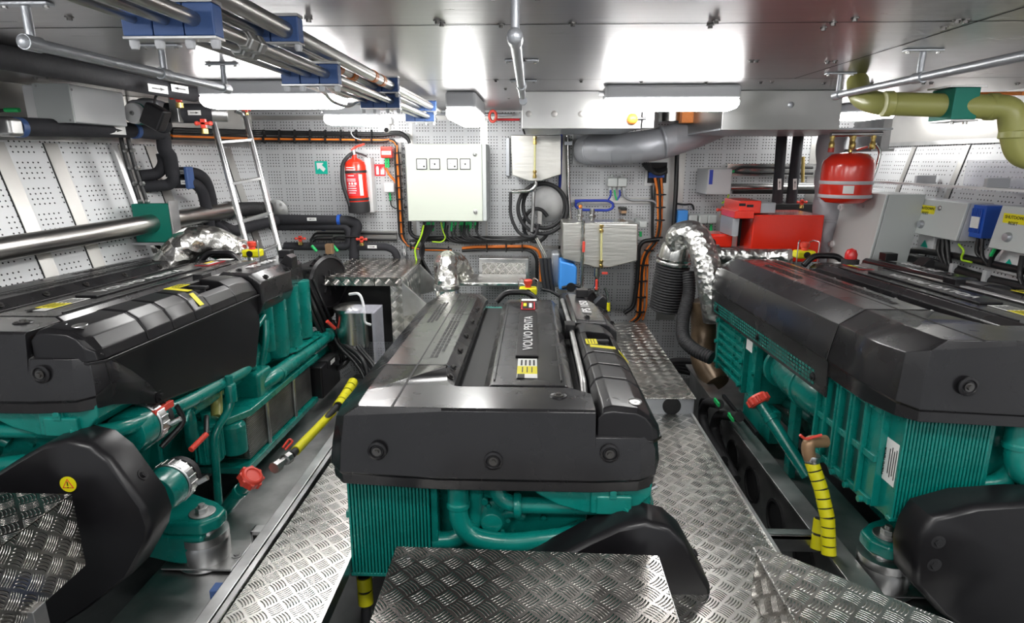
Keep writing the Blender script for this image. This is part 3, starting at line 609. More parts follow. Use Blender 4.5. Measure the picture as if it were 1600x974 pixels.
    for cx, cz, cy in ((.52, -.475, .24), (.62, -.74, .22)):      # two alternators
        mb = MB(); mb.lathe([(.05, 0), (.085, .01), (.09, .05), (.09, .10), (.082, .11), (.05, .13)], (cx, cy-.08, cz), YA, n=36)
        al = mb.build('alternator', 'teal', E, .003)
        mb = MB(); mb.lathe([(.088, 0), (.094, .005), (.094, .05), (.08, .062)], (cx, cy+.03, cz), YA, n=36)
        for k in range(20): a = 2*PI*k/20; mb.obox((cx+.09*math.cos(a), cy+.06, cz+.09*math.sin(a)), (.012, .05, .008), Matrix.Rotation(-a, 3, 'Y'))
        mb.build('end_bell', 'alu', al, .002)
        MB().lathe([(.07, 0), (.085, .004), (.085, .03), (.06, .035)], (cx, cy+.10, cz), YA, n=30).build('rear_cap', 'rub', al)
        MB().cyl((cx+.09, cy+.09, cz-.02), (cx+.13, cy+.10, cz), .012, n=8).build('terminal', 'alu', al)
    MB().tube([(.56, .32, -.60), (.62, .42, -.52), (.60, .40, -.44)], .012).build('wire', 'cable', E)
    MB().tube([(.50, .30, -.44), (.53, .34, -.40), (.56, .36, -.44)], .010).build('red_boot', 'redp', E); MB().cyl((.64, .40, -.65), (.66, .50, -.62), .013).build('red_boot', 'redp', E)
    MB().tube([(.66, .5, -.62), (.6, .62, -.58), (.55, .7, -.64)], .012).build('wire', 'cable', E); MB().tube([(.60, .44, -.54), (.56, .56, -.50), (.52, .66, -.56)], .013).build('wire', 'teal', E)
    # electronics box, brackets, wiring at the rear right
    mb = MB(); mb.box(.56, .575, 1.98, 2.5, -1.06, -.74); mb.build('electronics_plate', 'teal', E, .004)
    B(.575, .67, 1.98, 2.38, -1.02, -.78).build('electronics_box', 'blk', E, .012); 
    eb = B(.60, .68, 2.1, 2.3, -.83, -.77).build('electronics_plug', 'dark', E, .006); card((.681, 2.19, -.80), (0, 1, 0), (0, 0, 1), .09, .03).build('small_label', 'paper', eb)
    for i in range(7):
        a = random.uniform(-.03, .03); MB().tube([(.50+a, 2.14+.03*i, -.2), (.56+a, 2.2+.05*i, -.45-.02*i), (.58+a, 2.3+.03*i, -.62), (.62-a, 2.4+.05*i, -.80-.03*i), (.58, 2.3+.06*i, -1.0)], .011+.003*(i % 3), n=8, fil=.1).build('wiring_loom', 'cable', E)
    MB().tube([(.62, 2.34, -.93), (.74, 2.3, -.86), (.78, 2.6, -.72), (.60, 2.7, -.6)], .02, n=10, fil=.1).build('wiring_loom', 'cable', E)
    for y, z in ((2.3, -.52), (2.62, -.7), (2.8, -.72)): MB().tube([(.62, y, z), (.66, y+.05, z-.07)], .014).build('red_boot', 'redp', E)
    # exhaust elbow, rear left, wrapped in foil is a thing of its own
    MB().box(-.3, .3, 2.2, 2.3, -.55, -.15).build('rear_plate', 'teal_d', E, .02)
    return E

def place_engine(E, x, y, z):
    E.location = (x, y, z); E.rotation_euler = (-math.radians(1.5), 0, 0)
eng = make_engine('middle engine of the three, seen end on behind the treadplate step')
side = [copy_tree(eng), copy_tree(eng)]
side[0]['label'] = 'left-hand engine beside the ladder, its green filter side turned to the gangway'
side[1]['label'] = 'right-hand engine in front of the grey wall cabinets, cooler side turned to the gangway'
place_engine(eng, -.115, 1.95, .648); place_engine(side[0], -2.16, 2.0, .90); place_engine(side[1], 1.93, 2.0, .90)
for e in [eng]+side: WOFF[e.name] = Vector((0, 0, 0))
E_L, E_R = side
go = [(-.56, -.68), (-.53, -.61), (-.40, -.565), (-.2, -.545), (.05, -.55), (.05, -1.16), (-.2, -1.16), (-.44, -1.0), (-.55, -.88), (-.57, -.76)]
def sh(k, y): cx, cz = -.1, -.80; return [(cx+(x-cx)*k, y, cz+(z-cz)*k) for x, z in go]
g = MB().loft([sh(1, .02), sh(1, -.085), sh(.98, -.105), sh(.95, -.115), sh(.3, -.118)]).build('lower_guard', 'blk', E_R)
for z in (-.70, -.79): bolt_on(g, (-.50, -.112, z), (0, -1, 0), .02, 'rub')
def part_mount(E, x, y, zt, zb, sgn):
    """rubber engine foot: local coordinates of that engine"""
    mb = MB(); pl = [(x-sgn*.35, y-.02), (x-sgn*.1, y-.09), (x+sgn*.04, y-.09), (x+sgn*.09, y-.03), (x+sgn*.09, y+.04), (x+sgn*.02, y+.10), (x-sgn*.2, y+.2), (x-sgn*.35, y+.25)]
    if sgn < 0: pl = pl[::-1]
    mb.prism(pl, 'z', zt-.06, zt); mb.prism(pl[:3]+pl[-3:] if sgn > 0 else pl, 'z', zt-.2, zt-.06) if sgn > 0 else None
    a = mb.build('mount_arm', 'teal', E, .015, seg=3)
    mb = MB(); mb.lathe([(.055, 0), (.055, .006), (.03, .008)], (x, y, zt), ZA); mb.cyl((x, y, zt+.006), (x, y, zt+.03), .028, n=6); mb.cyl((x, y, zt+.03), (x, y, zt+.045), .014); mb.build('mount_bolt', 'alud', a, .002)
    mb = MB(); mb.lathe([(.12, zb-zt), (.12, zb-zt+.006), (.098, zb-zt+.007), (.10, -.14), (.095, -.125), (.10, -.12), (.10, -.085), (.06, -.08), (.06, -.06)], (x, y, zt), ZA, n=36); mb.build('rubber_mount', 'alu', E)
    mb = MB(); mb.loft([[(x-.16, y-.10, zb), (x+.16, y-.10, zb), (x+.16, y+.12, zb), (x-.16, y+.12, zb)], [(x-.16, y-.10, zb+.012), (x+.16, y-.10, zb+.012), (x+.16, y+.12, zb+.012), (x-.16, y+.12, zb+.012)]]); mp = mb.build('mount_plate', 'alud', E, .01)
    for dx in (-.135, .135): bolt_on(mp, (x+dx, y, zb+.012), ZA, .018, 'alud')
part_mount(E_L, .70, .33, -.92, -1.145, 1); part_mount(E_R, -.47, .20, -.88, -1.10, -1)
part_mount(eng, .5, .5, -.92, -1.12, 1)
def filler(E, p, q):
    p = Vector(p); q = Vector(q); d = (p-q).normalized(); mb = MB(); mb.cyl(q, p, .032, n=18); mb.lathe([(.038, 0), (.038, .03)], p-d*.10, d, n=18); fn = mb.build('filler_pipe', 'teal', E, .003)
    mb = MB(); mb.lathe([(.050, 0), (.056, .008), (.056, .042), (.047, .054), (.036, .056), (.034, .048), (0, .048)], p, d, n=24)
    a = Vector((0, 0, 1)).cross(d).normalized(); b = d.cross(a)
    for k in range(8): t = 2*PI*k/8; mb.cyl(p+(a*math.cos(t)+b*math.sin(t))*.054+d*.008, p+(a*math.cos(t)+b*math.sin(t))*.054+d*.044, .011, n=8)
    mb.build('filler_cap', 'redp', fn, .003)
def loc_of(E, w):
    R = Matrix.Rotation(math.radians(1.5), 3, 'X'); return R@(Vector(w)-E.location)
filler(E_L, loc_of(E_L, P(388, 752, X=-1.40)), loc_of(E_L, P(338, 815, X=-1.62)))
filler(E_R, loc_of(E_R, P(1189, 632, X=1.25)), loc_of(E_R, P(1262, 745, X=1.42)))
# ------------------------------------------------------------------ walkways and treadplate boxes
def one(mb, name, m, label, cat, group=None, bevel=0, **k): return tag(mb.build(name, m, None, bevel, **k), label, cat, group)
def plate(poly, z, name, label, cat='floor plate', m='tread', t=.006, lip=.03):
    mb = MB().prism(poly, 'z', z-t, z); o = mb.build(name, m, None, .0015, smooth=False)
    return tag(o, label, cat)
p = plate([(-.70, .9), (-.70, 4.4), (-1.0, 4.4), (-1.04, .9)], 0, 'walkway_plate', 'long treadplate walkway between the left and middle engines', m='tread')
B(-1.055, -1.035, .9, 4.4, -.05, .012).build('edge_angle', 'alu', p)
B(-.705, -.69, .9, 4.4, -.05, .006).build('edge_angle', 'alu', p)
plate([(.44, 1.97), (.97, 1.97), (.97, 3.42), (.40, 3.42), (.40, 2.95), (.56, 2.42), (.44, 2.42)], 0, 'walkway_plate', 'treadplate walkway between the middle and right engines, with a notch beside the middle engine')
plate([(.40, .9), (.97, .9), (.97, 1.963), (.40, 1.963)], 0.004, 'walkway_plate', 'near treadplate floor panel below the walkway, right of the treadplate step')
B(.97, .985, .9, 3.42, -.06, .01).build('edge_angle', 'alu', bpy.data.objects['walkway_plate.002'])
t = thing('raised_walkway_box', 'raised treadplate walkway box behind the right gangway, with a round black grommet in its front', 'step box', (.72, 3.4, 0))
B(.53, .995, 3.37, 5.1, .104, .11).build('tread_top', 'tread', t, .001, smooth=False); B(.535, .99, 3.39, 5.08, -.1, .104).build('side_sheet', 'galv', t)
q = P(1050, 632, Y=3.385); mb = MB(); mb.lathe([(.055, 0), (.055, .006), (.04, .01), (.0, .008)], (q.x, 3.39, .052), (0, -1, 0), n=32); mb.build('grommet', 'rub', t)
t = thing('treadplate_step', 'wide treadplate step in the foreground in front of the middle engine', 'step', (0, 1.3, 0))
MB().prism([(-.455, 1.76), (.43, 1.74), (.43, .8), (-.455, .8)], 'z', .212, .22).build('tread_top', 'treadn', t, .002, smooth=False)
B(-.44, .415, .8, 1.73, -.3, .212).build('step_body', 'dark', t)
MB().prism([(.425, 1.74), (.433, 1.74), (.433, .8), (.425, .8)], 'z', .1, .214).build('folded_edge', 'alu', t)
for x, y in ((-.40, 1.70), (.385, 1.68)): MB().lathe([(.007, 0), (.006, .002)], (x, y, .22), ZA, n=12).build('rivet', 'alu', t)
t = thing('treadplate_box', 'treadplate box in the bottom left corner in front of the left engine', 'step box', (-1.9, 1.3, 0))
q = P(112, 772, Z=.40); bx, by = q.x, q.y
B(-2.6, bx, .6, by, .392, .40).build('tread_top', 'treadn', t, .002, smooth=False); zb = CZ-(-bx)*(870-250)/(832-133); B(bx-.008, bx, .6, by, zb, .398).build('tread_side', 'treadn', t, .001, smooth=False)
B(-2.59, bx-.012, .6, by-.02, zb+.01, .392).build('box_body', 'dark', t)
MB().box(bx-.03, bx+.02, by-.25, by-.2, -.3, zb+.02).box(bx-.02, bx+.3, by-.25, by-.2, -.16, -.12).build('support_leg', 'alud', t, .003)
t = thing('treadplate_box', 'treadplate box with a slanted back edge in front of the right engine, bottom right', 'step box', (1.1, 1.3, 0))
pl = [(.775, 1.83), (.81, 1.83), (1.40, 1.36), (1.9, 1.0), (1.9, .7), (.775, .7)]
MB().prism(pl, 'z', .192, .20).build('tread_top', 'tread', t, .002, smooth=False); MB().prism([(x+.01*(x < 1), y-.01) for x, y in pl], 'z', -.09, .192).build('tread_side', 'treadn', t, smooth=False)
# engine bed beams
def beam(x, y0, y1, z, h, w, label, holes=False, m='alud'):
    t = thing('engine_bed_beam', label, 'beam', (x, y0, z-h))
    MB().box(x-w/2, x+w/2, y0, y1, z-.015, z).build('top_flange', m, t, .003)
    mb = MB(); mb.box(x-.008, x+.008, y0, y1, z-h, z-.015); wbm = mb.build('web', m, t)
    if holes:
        for k in range(int((y1-y0)/.34)):
            y = y0+.2+.34*k; mb = MB(); mb.lathe([(.105, 0), (.105, .012), (.09, .014), (.09, .004), (0, .004)], (x-.008, y, z-h*.5), (-1, 0, 0), n=32); mb.build('lightening_hole', 'dark', wbm)
    return t
beam(-1.42, .9, 4.6, -.258, .34, .44, 'broad aluminium engine bed beam along the left engine, mount bolted on it', m='alud')
beam(-1.11, .9, 4.6, -.02, .5, .05, 'narrow aluminium rail beside the left walkway plate', m='alu')
beam(1.30, .9, 4.6, -.10, .45, .10, 'aluminium engine bed beam with round lightening holes under the right engine', holes=True)
beam(1.50, .9, 4.6, -.212, .38, .30, 'inner bed beam carrying the right engine mount')
beam(.24, 1.9, 4.6, -.48, .12, .2, 'bed beam below the right side of the middle engine'); beam(-.5, 1.9, 4.6, -.46, .14, .2, 'bed beam below the left side of the middle engine')
one(MB().box(-1.24, -1.06, 2.28, 2.33, -.12, -.10).box(-1.24, -1.23, 2.28, 2.33, -.22, -.1), 'cross_bracket', 'alu', 'small aluminium cross bracket joining the rail and the left bed beam', 'bracket', bevel=.002)
one(MB().box(.985, 1.28, 2.30, 2.35, -.10, -.08).box(.985, 1.28, 2.30, 2.31, -.16, -.08), 'cross_bracket', 'alu', 'aluminium cross bracket between the right walkway and its bed beam', 'bracket', bevel=.002)
for i, (x, z) in enumerate(((-1.155, -.1), (-1.18, -.14))): one(MB().tube([(x, 1.0, z), (x, 4.2, z)], .012), 'bilge_tube', 'steel', ('upper' if i == 0 else 'lower')+' thin steel tube in the slot beside the left walkway', 'tube')
one(B(-1.21, -1.12, 1.88, 1.93, -.17, -.08), 'tube_clamp', 'blue', 'blue clamp on the tubes beside the left walkway', 'clamp', bevel=.004)

# treadplate boxes behind the engines
t = thing('treadplate_locker', 'treadplate locker with two lids standing behind the left and middle engines', 'locker', (-1.3, 5.0, 0))
B(-1.66, -1.222, 4.50, 5.4, .60, .62).build('lid', 'treadn', t, .002, smooth=False); B(-1.216, -1.005, 4.50, 5.4, .60, .62).build('lid', 'treadn', t, .002, smooth=False)
B(-1.66, -1.222, 4.497, 4.503, .55, .612).build('lid_edge', 'treadn', t, smooth=False); B(-1.216, -1.005, 4.497, 4.503, .55, .612).build('lid_edge', 'treadn', t, smooth=False)
B(-1.10, -1.01, 4.505, 5.39, 0, .60).build('side_panel', 'tread', t, .002, smooth=False); B(-1.64, -1.10, 4.8, 5.39, 0, .60).build('dark_recess', 'dark', t)  # near-black block paints in the shade of the locker opening
for y, w in ((4.51, .24), (5.3, .2)):
    mb = MB(); mb.loft([[(-1.01, y, .58), (-1.01, y, .30), (-1.01+w, y, .36)], [(-1.01, y+.03, .58), (-1.01, y+.03, .30), (-1.01+w, y+.03, .36)]]); mb.build('gusset_plate', 'alu', t, .002)
B(-1.01, -.80, 4.52, 4.8, .15, .33).build('side_step', 'tread', t, .002, smooth=False)
t = thing('treadplate_locker', 'framed treadplate panel low on the rear wall behind the middle engine', 'panel', (-.3, 5.4, 0))
a = P(748, 404, Y=5.35); b_ = P(826, 440, Y=5.35); B(a.x, b_.x, 5.35, 5.5, b_.z, a.z).build('frame', 'alu', t, .004); B(a.x+.03, b_.x-.03, 5.34, 5.35, b_.z+.02, a.z-.04).build('tread_panel', 'tread', t)
a = P(708, 438, Y=5.0); b_ = P(822, 455, Y=5.0); one(B(a.x, b_.x, 4.9, 5.3, a.z-.03, a.z), 'foil_duct', 'foilf', 'flat foil-wrapped ledge behind the middle engine', 'duct', bevel=.01)

# ------------------------------------------------------------------ helper builders for the wall equipment
def wbx(u0, v0, u1, v1, yf, yb=None):
    a = P(u0, v0, Y=yf); b = P(u1, v1, Y=yf); return B(a.x, b.x, yf, YB if yb is None else yb, b.z, a.z)
def pw(pts, y=5.5): return [P(*q[:2], Y=(q[2] if len(q) > 2 else y)) for q in pts]
def run(pts, r, name, m, label, cat, y=5.5, group=None, fil=None, n=10, corr=0): return one(MB().tube(pw(pts, y), r, n=n, fil=fil, corr=corr), name, m, label, cat, group)
def arrow_label(parent, c, right, up, w=.10, h=.035, flip=1):
    l = card(c, right, up, w, h).build('flow_label', 'paper', parent)
    r = Vector(right).normalized(); u = Vector(up).normalized(); n = r.cross(u); c = Vector(c)+n*.0018
    q = [(-.32, -.07), (.1, -.07), (.1, -.2), (.36, 0), (.1, .2), (.1, .07), (-.32, .07)]
    mb = MB(); mb.loft([[c+r*a*w*flip+u*b*h for a, b in q], [c+r*a*w*flip+u*b*h+n*.0008 for a, b in q]]); mb.build('flow_arrow', 'ink', l, smooth=False)

# rear wall, left half -------------------------------------------------------------
t = thing('fire_extinguisher', 'red fire extinguisher with black hose hanging on the rear wall', 'fire extinguisher', P(565, 334, Y=5.42))
c = P(562, 333, Y=5.42); r = .093; H = P(560, 247, Y=5.42).z-c.z
sh_ = lambda z: Vector((-.06*z/.5+0, 0, 0))*.5
ax = Vector((-.035, 0, 1)).normalized()
mb = MB(); mb.lathe([(.05, 0), (.09, .01), (r, .03), (r, H-.07), (.085, H-.035), (.05, H-.01), (.022, H), (.022, H+.03)], c, ax, n=36); mb.build('cylinder', 'red', t)
MB().lathe([(.05, -.002), (.094, .006), (r+.004, .03), (r+.004, .10), (r, .105)], c, ax, n=36).build('base_skirt', 'rub', t)
for z in (.115, H-.13): MB().lathe([(r+.003, 0), (r+.003, .022)], c+ax*z, ax, n=36).build('strap', 'rub', t)
def arc_card(z0, z1, a0, a1, rr, m, name='label_film', par=t, c=c, ax=ax):
    vs = []; n = 10
    for i in range(n+1):
        a = a0+(a1-a0)*i/n
        for z in (z0, z1): vs.append(Vector(c)+ax*z+Vector((math.sin(a)*rr, -math.cos(a)*rr, 0)))
    return MB().add(vs, [(2*i, 2*i+2, 2*i+3, 2*i+1) for i in range(n)]).build(name, m, par)
arc_card(.16, H-.14, -.9, .45, r+.0015, 'rprint'); arc_card(.16, H-.14, .5, .85, r+.0015, 'wprint')
for i, (z, w) in enumerate([(.40, .5), (.38, .55), (.36, .4), (.33, .35), (.30, .5), (.285, .5), (.24, .45), (.22, .5), (.20, .5), (.18, .4)]): arc_card(z, z+.007, -.2-w, -.2+w*.8, r+.0025, 'wprint', 'label_print')
for k in range(3): arc_card(.255, .275, -.55+.3*k, -.35+.3*k, r+.0025, 'wprint', 'pictogram')
top = c+ax*(H+.03); mb = MB(); mb.cyl(top, top+ax*.04, .02); mb.build('valve', 'alu', t)
mb = MB(); mb.loft([[top+Vector((-.02, -.015, .03)), top+Vector((-.02, .015, .03)), top+Vector((.02, .015, .055)), top+Vector((.02, -.015, .055))], [top+Vector((-.02, -.015, .045)), top+Vector((-.02, .015, .045)), top+Vector((.02, .015, .075)), top+Vector((.02, -.015, .075))]]); mb.tube([top+Vector((-.02, 0, .035)), top+Vector((.02, 0, .065)), top+Vector((.10, 0, .09))], .010, n=6); mb.build('squeeze_handle', 'redp', t)
mb = MB(); mb.tube([top+Vector((0, 0, .02)), top+Vector((.05, 0, .01)), top+Vector((.115, 0, -.015))], .009, n=6); mb.build('carry_handle', 'blk', t)
MB().tube([top+Vector((-.01, 0, .01))]+pw([(545, 243), (535, 255), (534, 285), (547, 322)], 5.36), .017, fil=.08).build('hose', 'rub', t)
B(c.x+.05, c.x+.105, 5.50, 5.62, c.z, c.z+H).build('wall_bracket', 'white', t)
a = P(492, 253, Y=5.6); b = P(510, 271, Y=5.6)
o = one(card(((a.x+b.x)/2, YB-.003, (a.z+b.z)/2), (1, 0, 0), ZA, .115, .115), 'escape_sign', 'sgreen', 'green square sign with a white arrow pointing up and left on the rear wall', 'sign')
cx, cz = (a.x+b.x)/2, (a.z+b.z)/2
q = [(-.042, .042), (.025, .042), (.008, .022), (.042, -.012), (.018, -.038), (-.018, -.004), (-.036, -.022)]
MB().prism([(cx+x, cz+z) for x, z in q], 'y', YB-.0065, YB-.005).build('arrow_mark', 'white', o, smooth=False)
a = P(593, 266, Y=5.6); o = one(card((a.x, YB-.003, a.z), (1, 0, 0), ZA, .10, .105), 'extinguisher_sign', 'rprint', 'small red sign with a white extinguisher and flames, right of the extinguisher', 'sign')
MB().prism([(a.x-.035, a.z-.04), (a.x-.01, a.z-.04), (a.x-.01, a.z+.02), (a.x-.016, a.z+.035), (a.x-.028, a.z+.035), (a.x-.035, a.z+.02)], 'y', YB-.0065, YB-.005).build('pictogram', 'white', o, smooth=False)
MB().prism([(a.x+.004, a.z-.04), (a.x+.04, a.z-.04), (a.x+.042, a.z), (a.x+.035, a.z+.035), (a.x+.03, a.z), (a.x+.022, a.z+.03), (a.x+.016, a.z-.005), (a.x+.008, a.z+.015)], 'y', YB-.0065, YB-.005).build('pictogram', 'white', o, smooth=False)
t = thing('alarm_call_box', 'small red call box with white label above the extinguisher sign', 'alarm box', P(603, 247, Y=5.5)); wbx(594, 229, 613, 247, 5.5).build('housing', 'red', t, .008)
m_ = wbx(596, 236, 611, 242, 5.497, 5.5).build('label_plate', 'paper', t)
text('lettering', 'ALARM', .02, P(597, 240, Y=5.496), XA, ZA, 'ink', m_, .001)
for u in (603, 607): MB().tube(pw([(u, 247), (u, 262)], 5.53), .010).build('gland', 'grn', t)
t = thing('junction_box', 'white socket box right of the extinguisher, above its thin black cable', 'junction box', P(607, 300, Y=5.5)); wbx(599, 286, 616, 301, 5.53).build('housing', 'white', t, .012, seg=3); MB().cyl(P(609, 301, Y=5.57), P(610, 313, Y=5.57), .009).build('gland', 'grn', t)
run([(610, 312), (611, 322), (618, 326), (636, 324)], .006, 'thin_cable', 'cable', 'thin black cable from the white socket box to the control cabinet', 'cable', 5.57)
run([(602, 260), (607, 272), (619, 285), (624, 300)], .011, 'orange_cable', 'org', 'short orange cable from the red call box down to the orange riser', 'cable', 5.55)
# control cabinet
t = thing('control_cabinet', 'large pale grey-green control cabinet with four gauges on the rear wall', 'electrical cabinet', P(696, 346, Y=5.35))
a = P(633, 225, Y=5.25); b = P(755, 346, Y=5.25); B(a.x, b.x+.03, 5.27, 5.6, b.z, a.z).build('body', 'cabg', t, .004); d = B(a.x, b.x-.005, 5.25, 5.268, b.z, a.z).build('door', 'cab', t, .006)
for u in (659, 679.5, 707, 727):
    c = P(u, 256.5, Y=5.25); f = B(c.x-.046, c.x+.046, 5.243, 5.25, c.z-.046, c.z+.046).build('gauge', 'ink', d, .002)
    mb = MB(); mb.box(c.x-.039, c.x+.039, 5.241, 5.243, c.z-.039, c.z+.039); g_ = mb.build('gauge_face', 'paper', d)
    mb = MB(); mb.lathe([(.008, 0), (.008, .002)], (c.x+(.02 if u in (659, 707) else 0), 5.241, c.z-(.02 if u in (659, 707) else 0)), (0, -1, 0), n=12); mb.box(c.x-.025, c.x-.01, 5.2395, 5.241, c.z+.005, c.z+.008); mb.build('gauge_needle', 'ink', d)
    B(c.x-.03, c.x+.03, 5.247, 5.25, c.z+.065, c.z+.07).build('gauge_caption', 'grey', d)
for u, v in ((742, 241), (743, 331)): c = P(u, v, Y=5.25); MB().lathe([(.02, 0), (.02, .006), (.012, .008), (.006, .02)], (c.x, 5.25, c.z), (0, -1, 0), n=20).build('lock', 'alud', d)
c = P(742, 229, Y=5.25); B(c.x-.03, c.x+.03, 5.247, 5.25, c.z-.004, c.z+.004).build('maker_plate', 'white', d)
for v in (254, 286, 318): MB().tube(pw([(757, v, 5.45), (763, v, 5.45), (763, v-3, 5.45)]), .008).build('latch', 'alu', t)
gl = []
for i, u in enumerate((663, 668, 671, 677, 694, 696, 706, 712, 720, 723, 726, 729, 733, 736, 743, 746)):
    v0 = 347; g_ = MB().cyl(P(u, v0, Y=5.42), P(u-1, v0+(10 if i % 3 else 14), Y=5.42), .011, n=10).build('gland', 'grn' if i % 5 else 'cable', t)
rnd = random.Random(7)
for i, u in enumerate((661, 663, 665, 668, 670, 672, 675, 678)):
    run([(u, 352), (u-3-i, 370), (u-3-4*i+6, 392), (u-9+2*i, 420+4*i), (u-6, 440)], .010, 'cabinet_cable', 'cable', 'black cable dropping from the left half of the control cabinet behind the locker', 'cable', 5.42-.01*i, 'black cables under the control cabinet', fil=.12)
for i, u in enumerate((696, 700, 706, 712, 720, 724, 728, 732)):
    run([(u, 352), (u-1+rnd.uniform(-2, 2), 366), (u+4+i*.6, 376-.5*i), (u+22, 380-.6*i), (u+80, 379-1.0*i), (u+105, 381-i)], .009, 'cabinet_cable', 'cable', 'black cable from the control cabinet bending right along the rear wall', 'cable', 5.44-.008*i, 'black cables running right under the control cabinet', fil=.12)
run([(743, 352), (745, 366), (756, 374), (800, 376), (836, 372)], .010, 'cabinet_cable', 'cable', 'black cable from the white gland at the right end of the control cabinet', 'cable', 5.35, fil=.1)
run([(689, 347), (692, 362), (697, 372), (690, 379), (675, 378)], .006, 'earth_cable', 'gry', 'green and yellow earth wire looping below the control cabinet', 'cable', 5.36, fil=.08)
run([(662, 352), (658, 370), (652, 382), (648, 390), (650, 405), (654, 418)], .008, 'earth_cable', 'gry', 'green and yellow earth wire beside the black cables behind the locker', 'cable', 5.3, fil=.08)
run([(640, 346), (640, 362), (647, 371), (664, 372), (740, 373)], .018, 'thick_cable', 'cable', 'thick black cable bending below the left corner of the control cabinet', 'cable', 5.5, fil=.1)
run([(648, 384), (655, 375), (670, 372), (745, 371), (840, 371)], .012, 'cable_bundle', 'cable', 'horizontal black cable bundle below the control cabinet', 'cable', 5.56, fil=.1)
# upper cable runs
for i, (v0, v1, m, r, lab) in enumerate([(206, 209.5, 'cable', .016, 'upper thick black cable run along the rear wall'), (209, 212, 'cable', .012, 'second black cable below the upper run on the rear wall')]):
    run([(268, 202+4*i, 4.4), (400, v0, 5.5), (600, v1, 5.5), (615, v1-3, 5.5), (628, v1-2, 5.5), (637, v1+6, 5.5), (640, 224, 5.5)], r, 'cable_run', m, lab, 'cable', fil=.15)
for i, (dv, m, r, lab) in enumerate([(0, 'org', .012, 'orange cable run along the rear wall that drops down beside the extinguisher'), (3.5, 'cable', .012, 'black cable run just under the orange one on the rear wall'), (-2.5, 'cable', .010, 'black cable run just above the orange one on the rear wall')]):
    run([(268, 212.5+dv, 4.4), (400, 217+dv, 5.5), (600, 219+dv*.6, 5.5), (613, 219-dv*.3, 5.5), (620, 226-dv*.3, 5.5), (621-dv, 250, 5.5), (624-dv, 300, 5.5), (626.5-dv, 345, 5.5), (628-dv, 372, 5.5), (638, 385-dv*.3, 5.5), (660, 390-dv*.3, 5.5), (706, 391-dv*.3, 5.5)], r, 'cable_run', m, lab, 'cable', fil=.12)
run([(552, 200), (548, 208), (553, 215), (565, 219)], .005, 'thin_wire', 'grey', 'thin pale wire looping down to the orange cable run', 'cable', 5.45)
def ties(oname, pts, r, axis, y=5.46):
    o = bpy.data.objects[oname]
    for u, v in pts: q = P(u, v, Y=y); MB().lathe([(r, 0), (r+.004, .001), (r+.004, .009), (r, .010)], q, axis, n=14).build('cable_tie', 'dark', o)
ties('cable_run.002', [(u, 218.5) for u in range(412, 600, 24)], .03, XA, 5.49)
ties('cable_run.002', [(621-.0*v+(v-240)*.05, v) for v in range(240, 376, 18)], .03, ZA, 5.5)
ties('cable_run', [(u, 208.5) for u in range(412, 600, 24)], .03, XA, 5.49)
for dv, lab in ((386, 'lower orange cable running right below the control cabinet'), ): run([(722, 388), (740, 386), (826, 385), (840, 390), (845, 402), (845, 440)], .014, 'orange_cable', 'org', lab, 'cable', 5.5, fil=.12)
ties('cable_run.003', [(641, 386), (660, 390), (700, 390.5)], .03, XA, 5.48)
run([(722, 392), (740, 390.5), (824, 390), (834, 395), (839, 405), (839, 440)], .016, 'cable_run', 'cable', 'black cable run just below the lower orange cable', 'cable', 5.5, fil=.12)
run([(640, 376), (700, 375.5), (840, 375)], .012, 'cable_bundle', 'cable', 'second horizontal black cable bundle just below the first under the cabinet', 'cable', 5.53, fil=.1)
run([(440, 388), (500, 386), (560, 384)], .010, 'cable_run', 'cable', 'lower left black cable run behind the pulley end of the left engine', 'cable', 5.55)
# white ventilated trunking left of cabinet
o = wbx(622, 222, 634, 400, 5.56).build('cable_trunking', 'white', None, .003); tag(o, 'white slotted trunking strip left of the control cabinet', 'cable trunking')
for v in range(230, 396, 11):
    a = P(630, v, Y=5.558); B(a.x-.012, a.x-.006, 5.557, 5.56, a.z-.03, a.z).build('slot', 'dark', o, smooth=False); B(a.x+.006, a.x+.012, 5.557, 5.56, a.z-.03, a.z).build('slot', 'dark', o, smooth=False)
# camera dome near ceiling
t = thing('camera_dome', 'small white dome camera at the end of the ceiling pipes', 'camera', P(601, 190, Y=5.1)); wbx(592, 183, 612, 194, 5.05, 5.15).build('mount_box', 'white', t, .01); q = P(603, 199, Y=5.1); MB().ball(q, .045).build('dome', 'white', t); MB().lathe([(.018, 0), (.018, .01), (0, .012)], q+Vector((.01, -.035, -.02)), (.2, -1, -.5)).build('lens', 'dark', t)
# lagged black pipes low left
def fo(pts, r, lab, y=5.45, fil=.12, labels=(), bands=()):
    o = run(pts, r, 'insulated_pipe', 'foam', lab, 'pipe', y, fil=fil, n=16)
    for u, v, yy, fl in labels: arrow_label(o, P(u, v, Y=yy)+Vector((0, -r-.001, 0)), XA, ZA, .085, .028, fl)
    for u, v, yy in bands:
        q = P(u, v, Y=yy); MB().lathe([(r+.004, 0), (r+.004, .03)], q, XA, n=20).build('blue_tape', 'blueb', o)
    return o
fo([(430, 343, 5.45), (548, 345), (560, 352), (554, 366), (553, 420)], .046, 'upper thick black lagged pipe under the extinguisher turning down behind the locker', labels=((490, 342, 5.45, -1),), bands=((528, 344, 5.45),))
fo([(400, 354, 5.5), (540, 354), (545, 360), (546, 380), (540, 385), (445, 385)], .038, 'second black lagged pipe under the extinguisher, bending back to the left', labels=((491, 354, 5.5, 1),), bands=((503, 354, 5.5),))
fo([(556, 386), (605, 386), (617, 392), (621, 405)], .034, 'short black lagged pipe running right behind the locker', labels=((583, 385, 5.45, 1),))
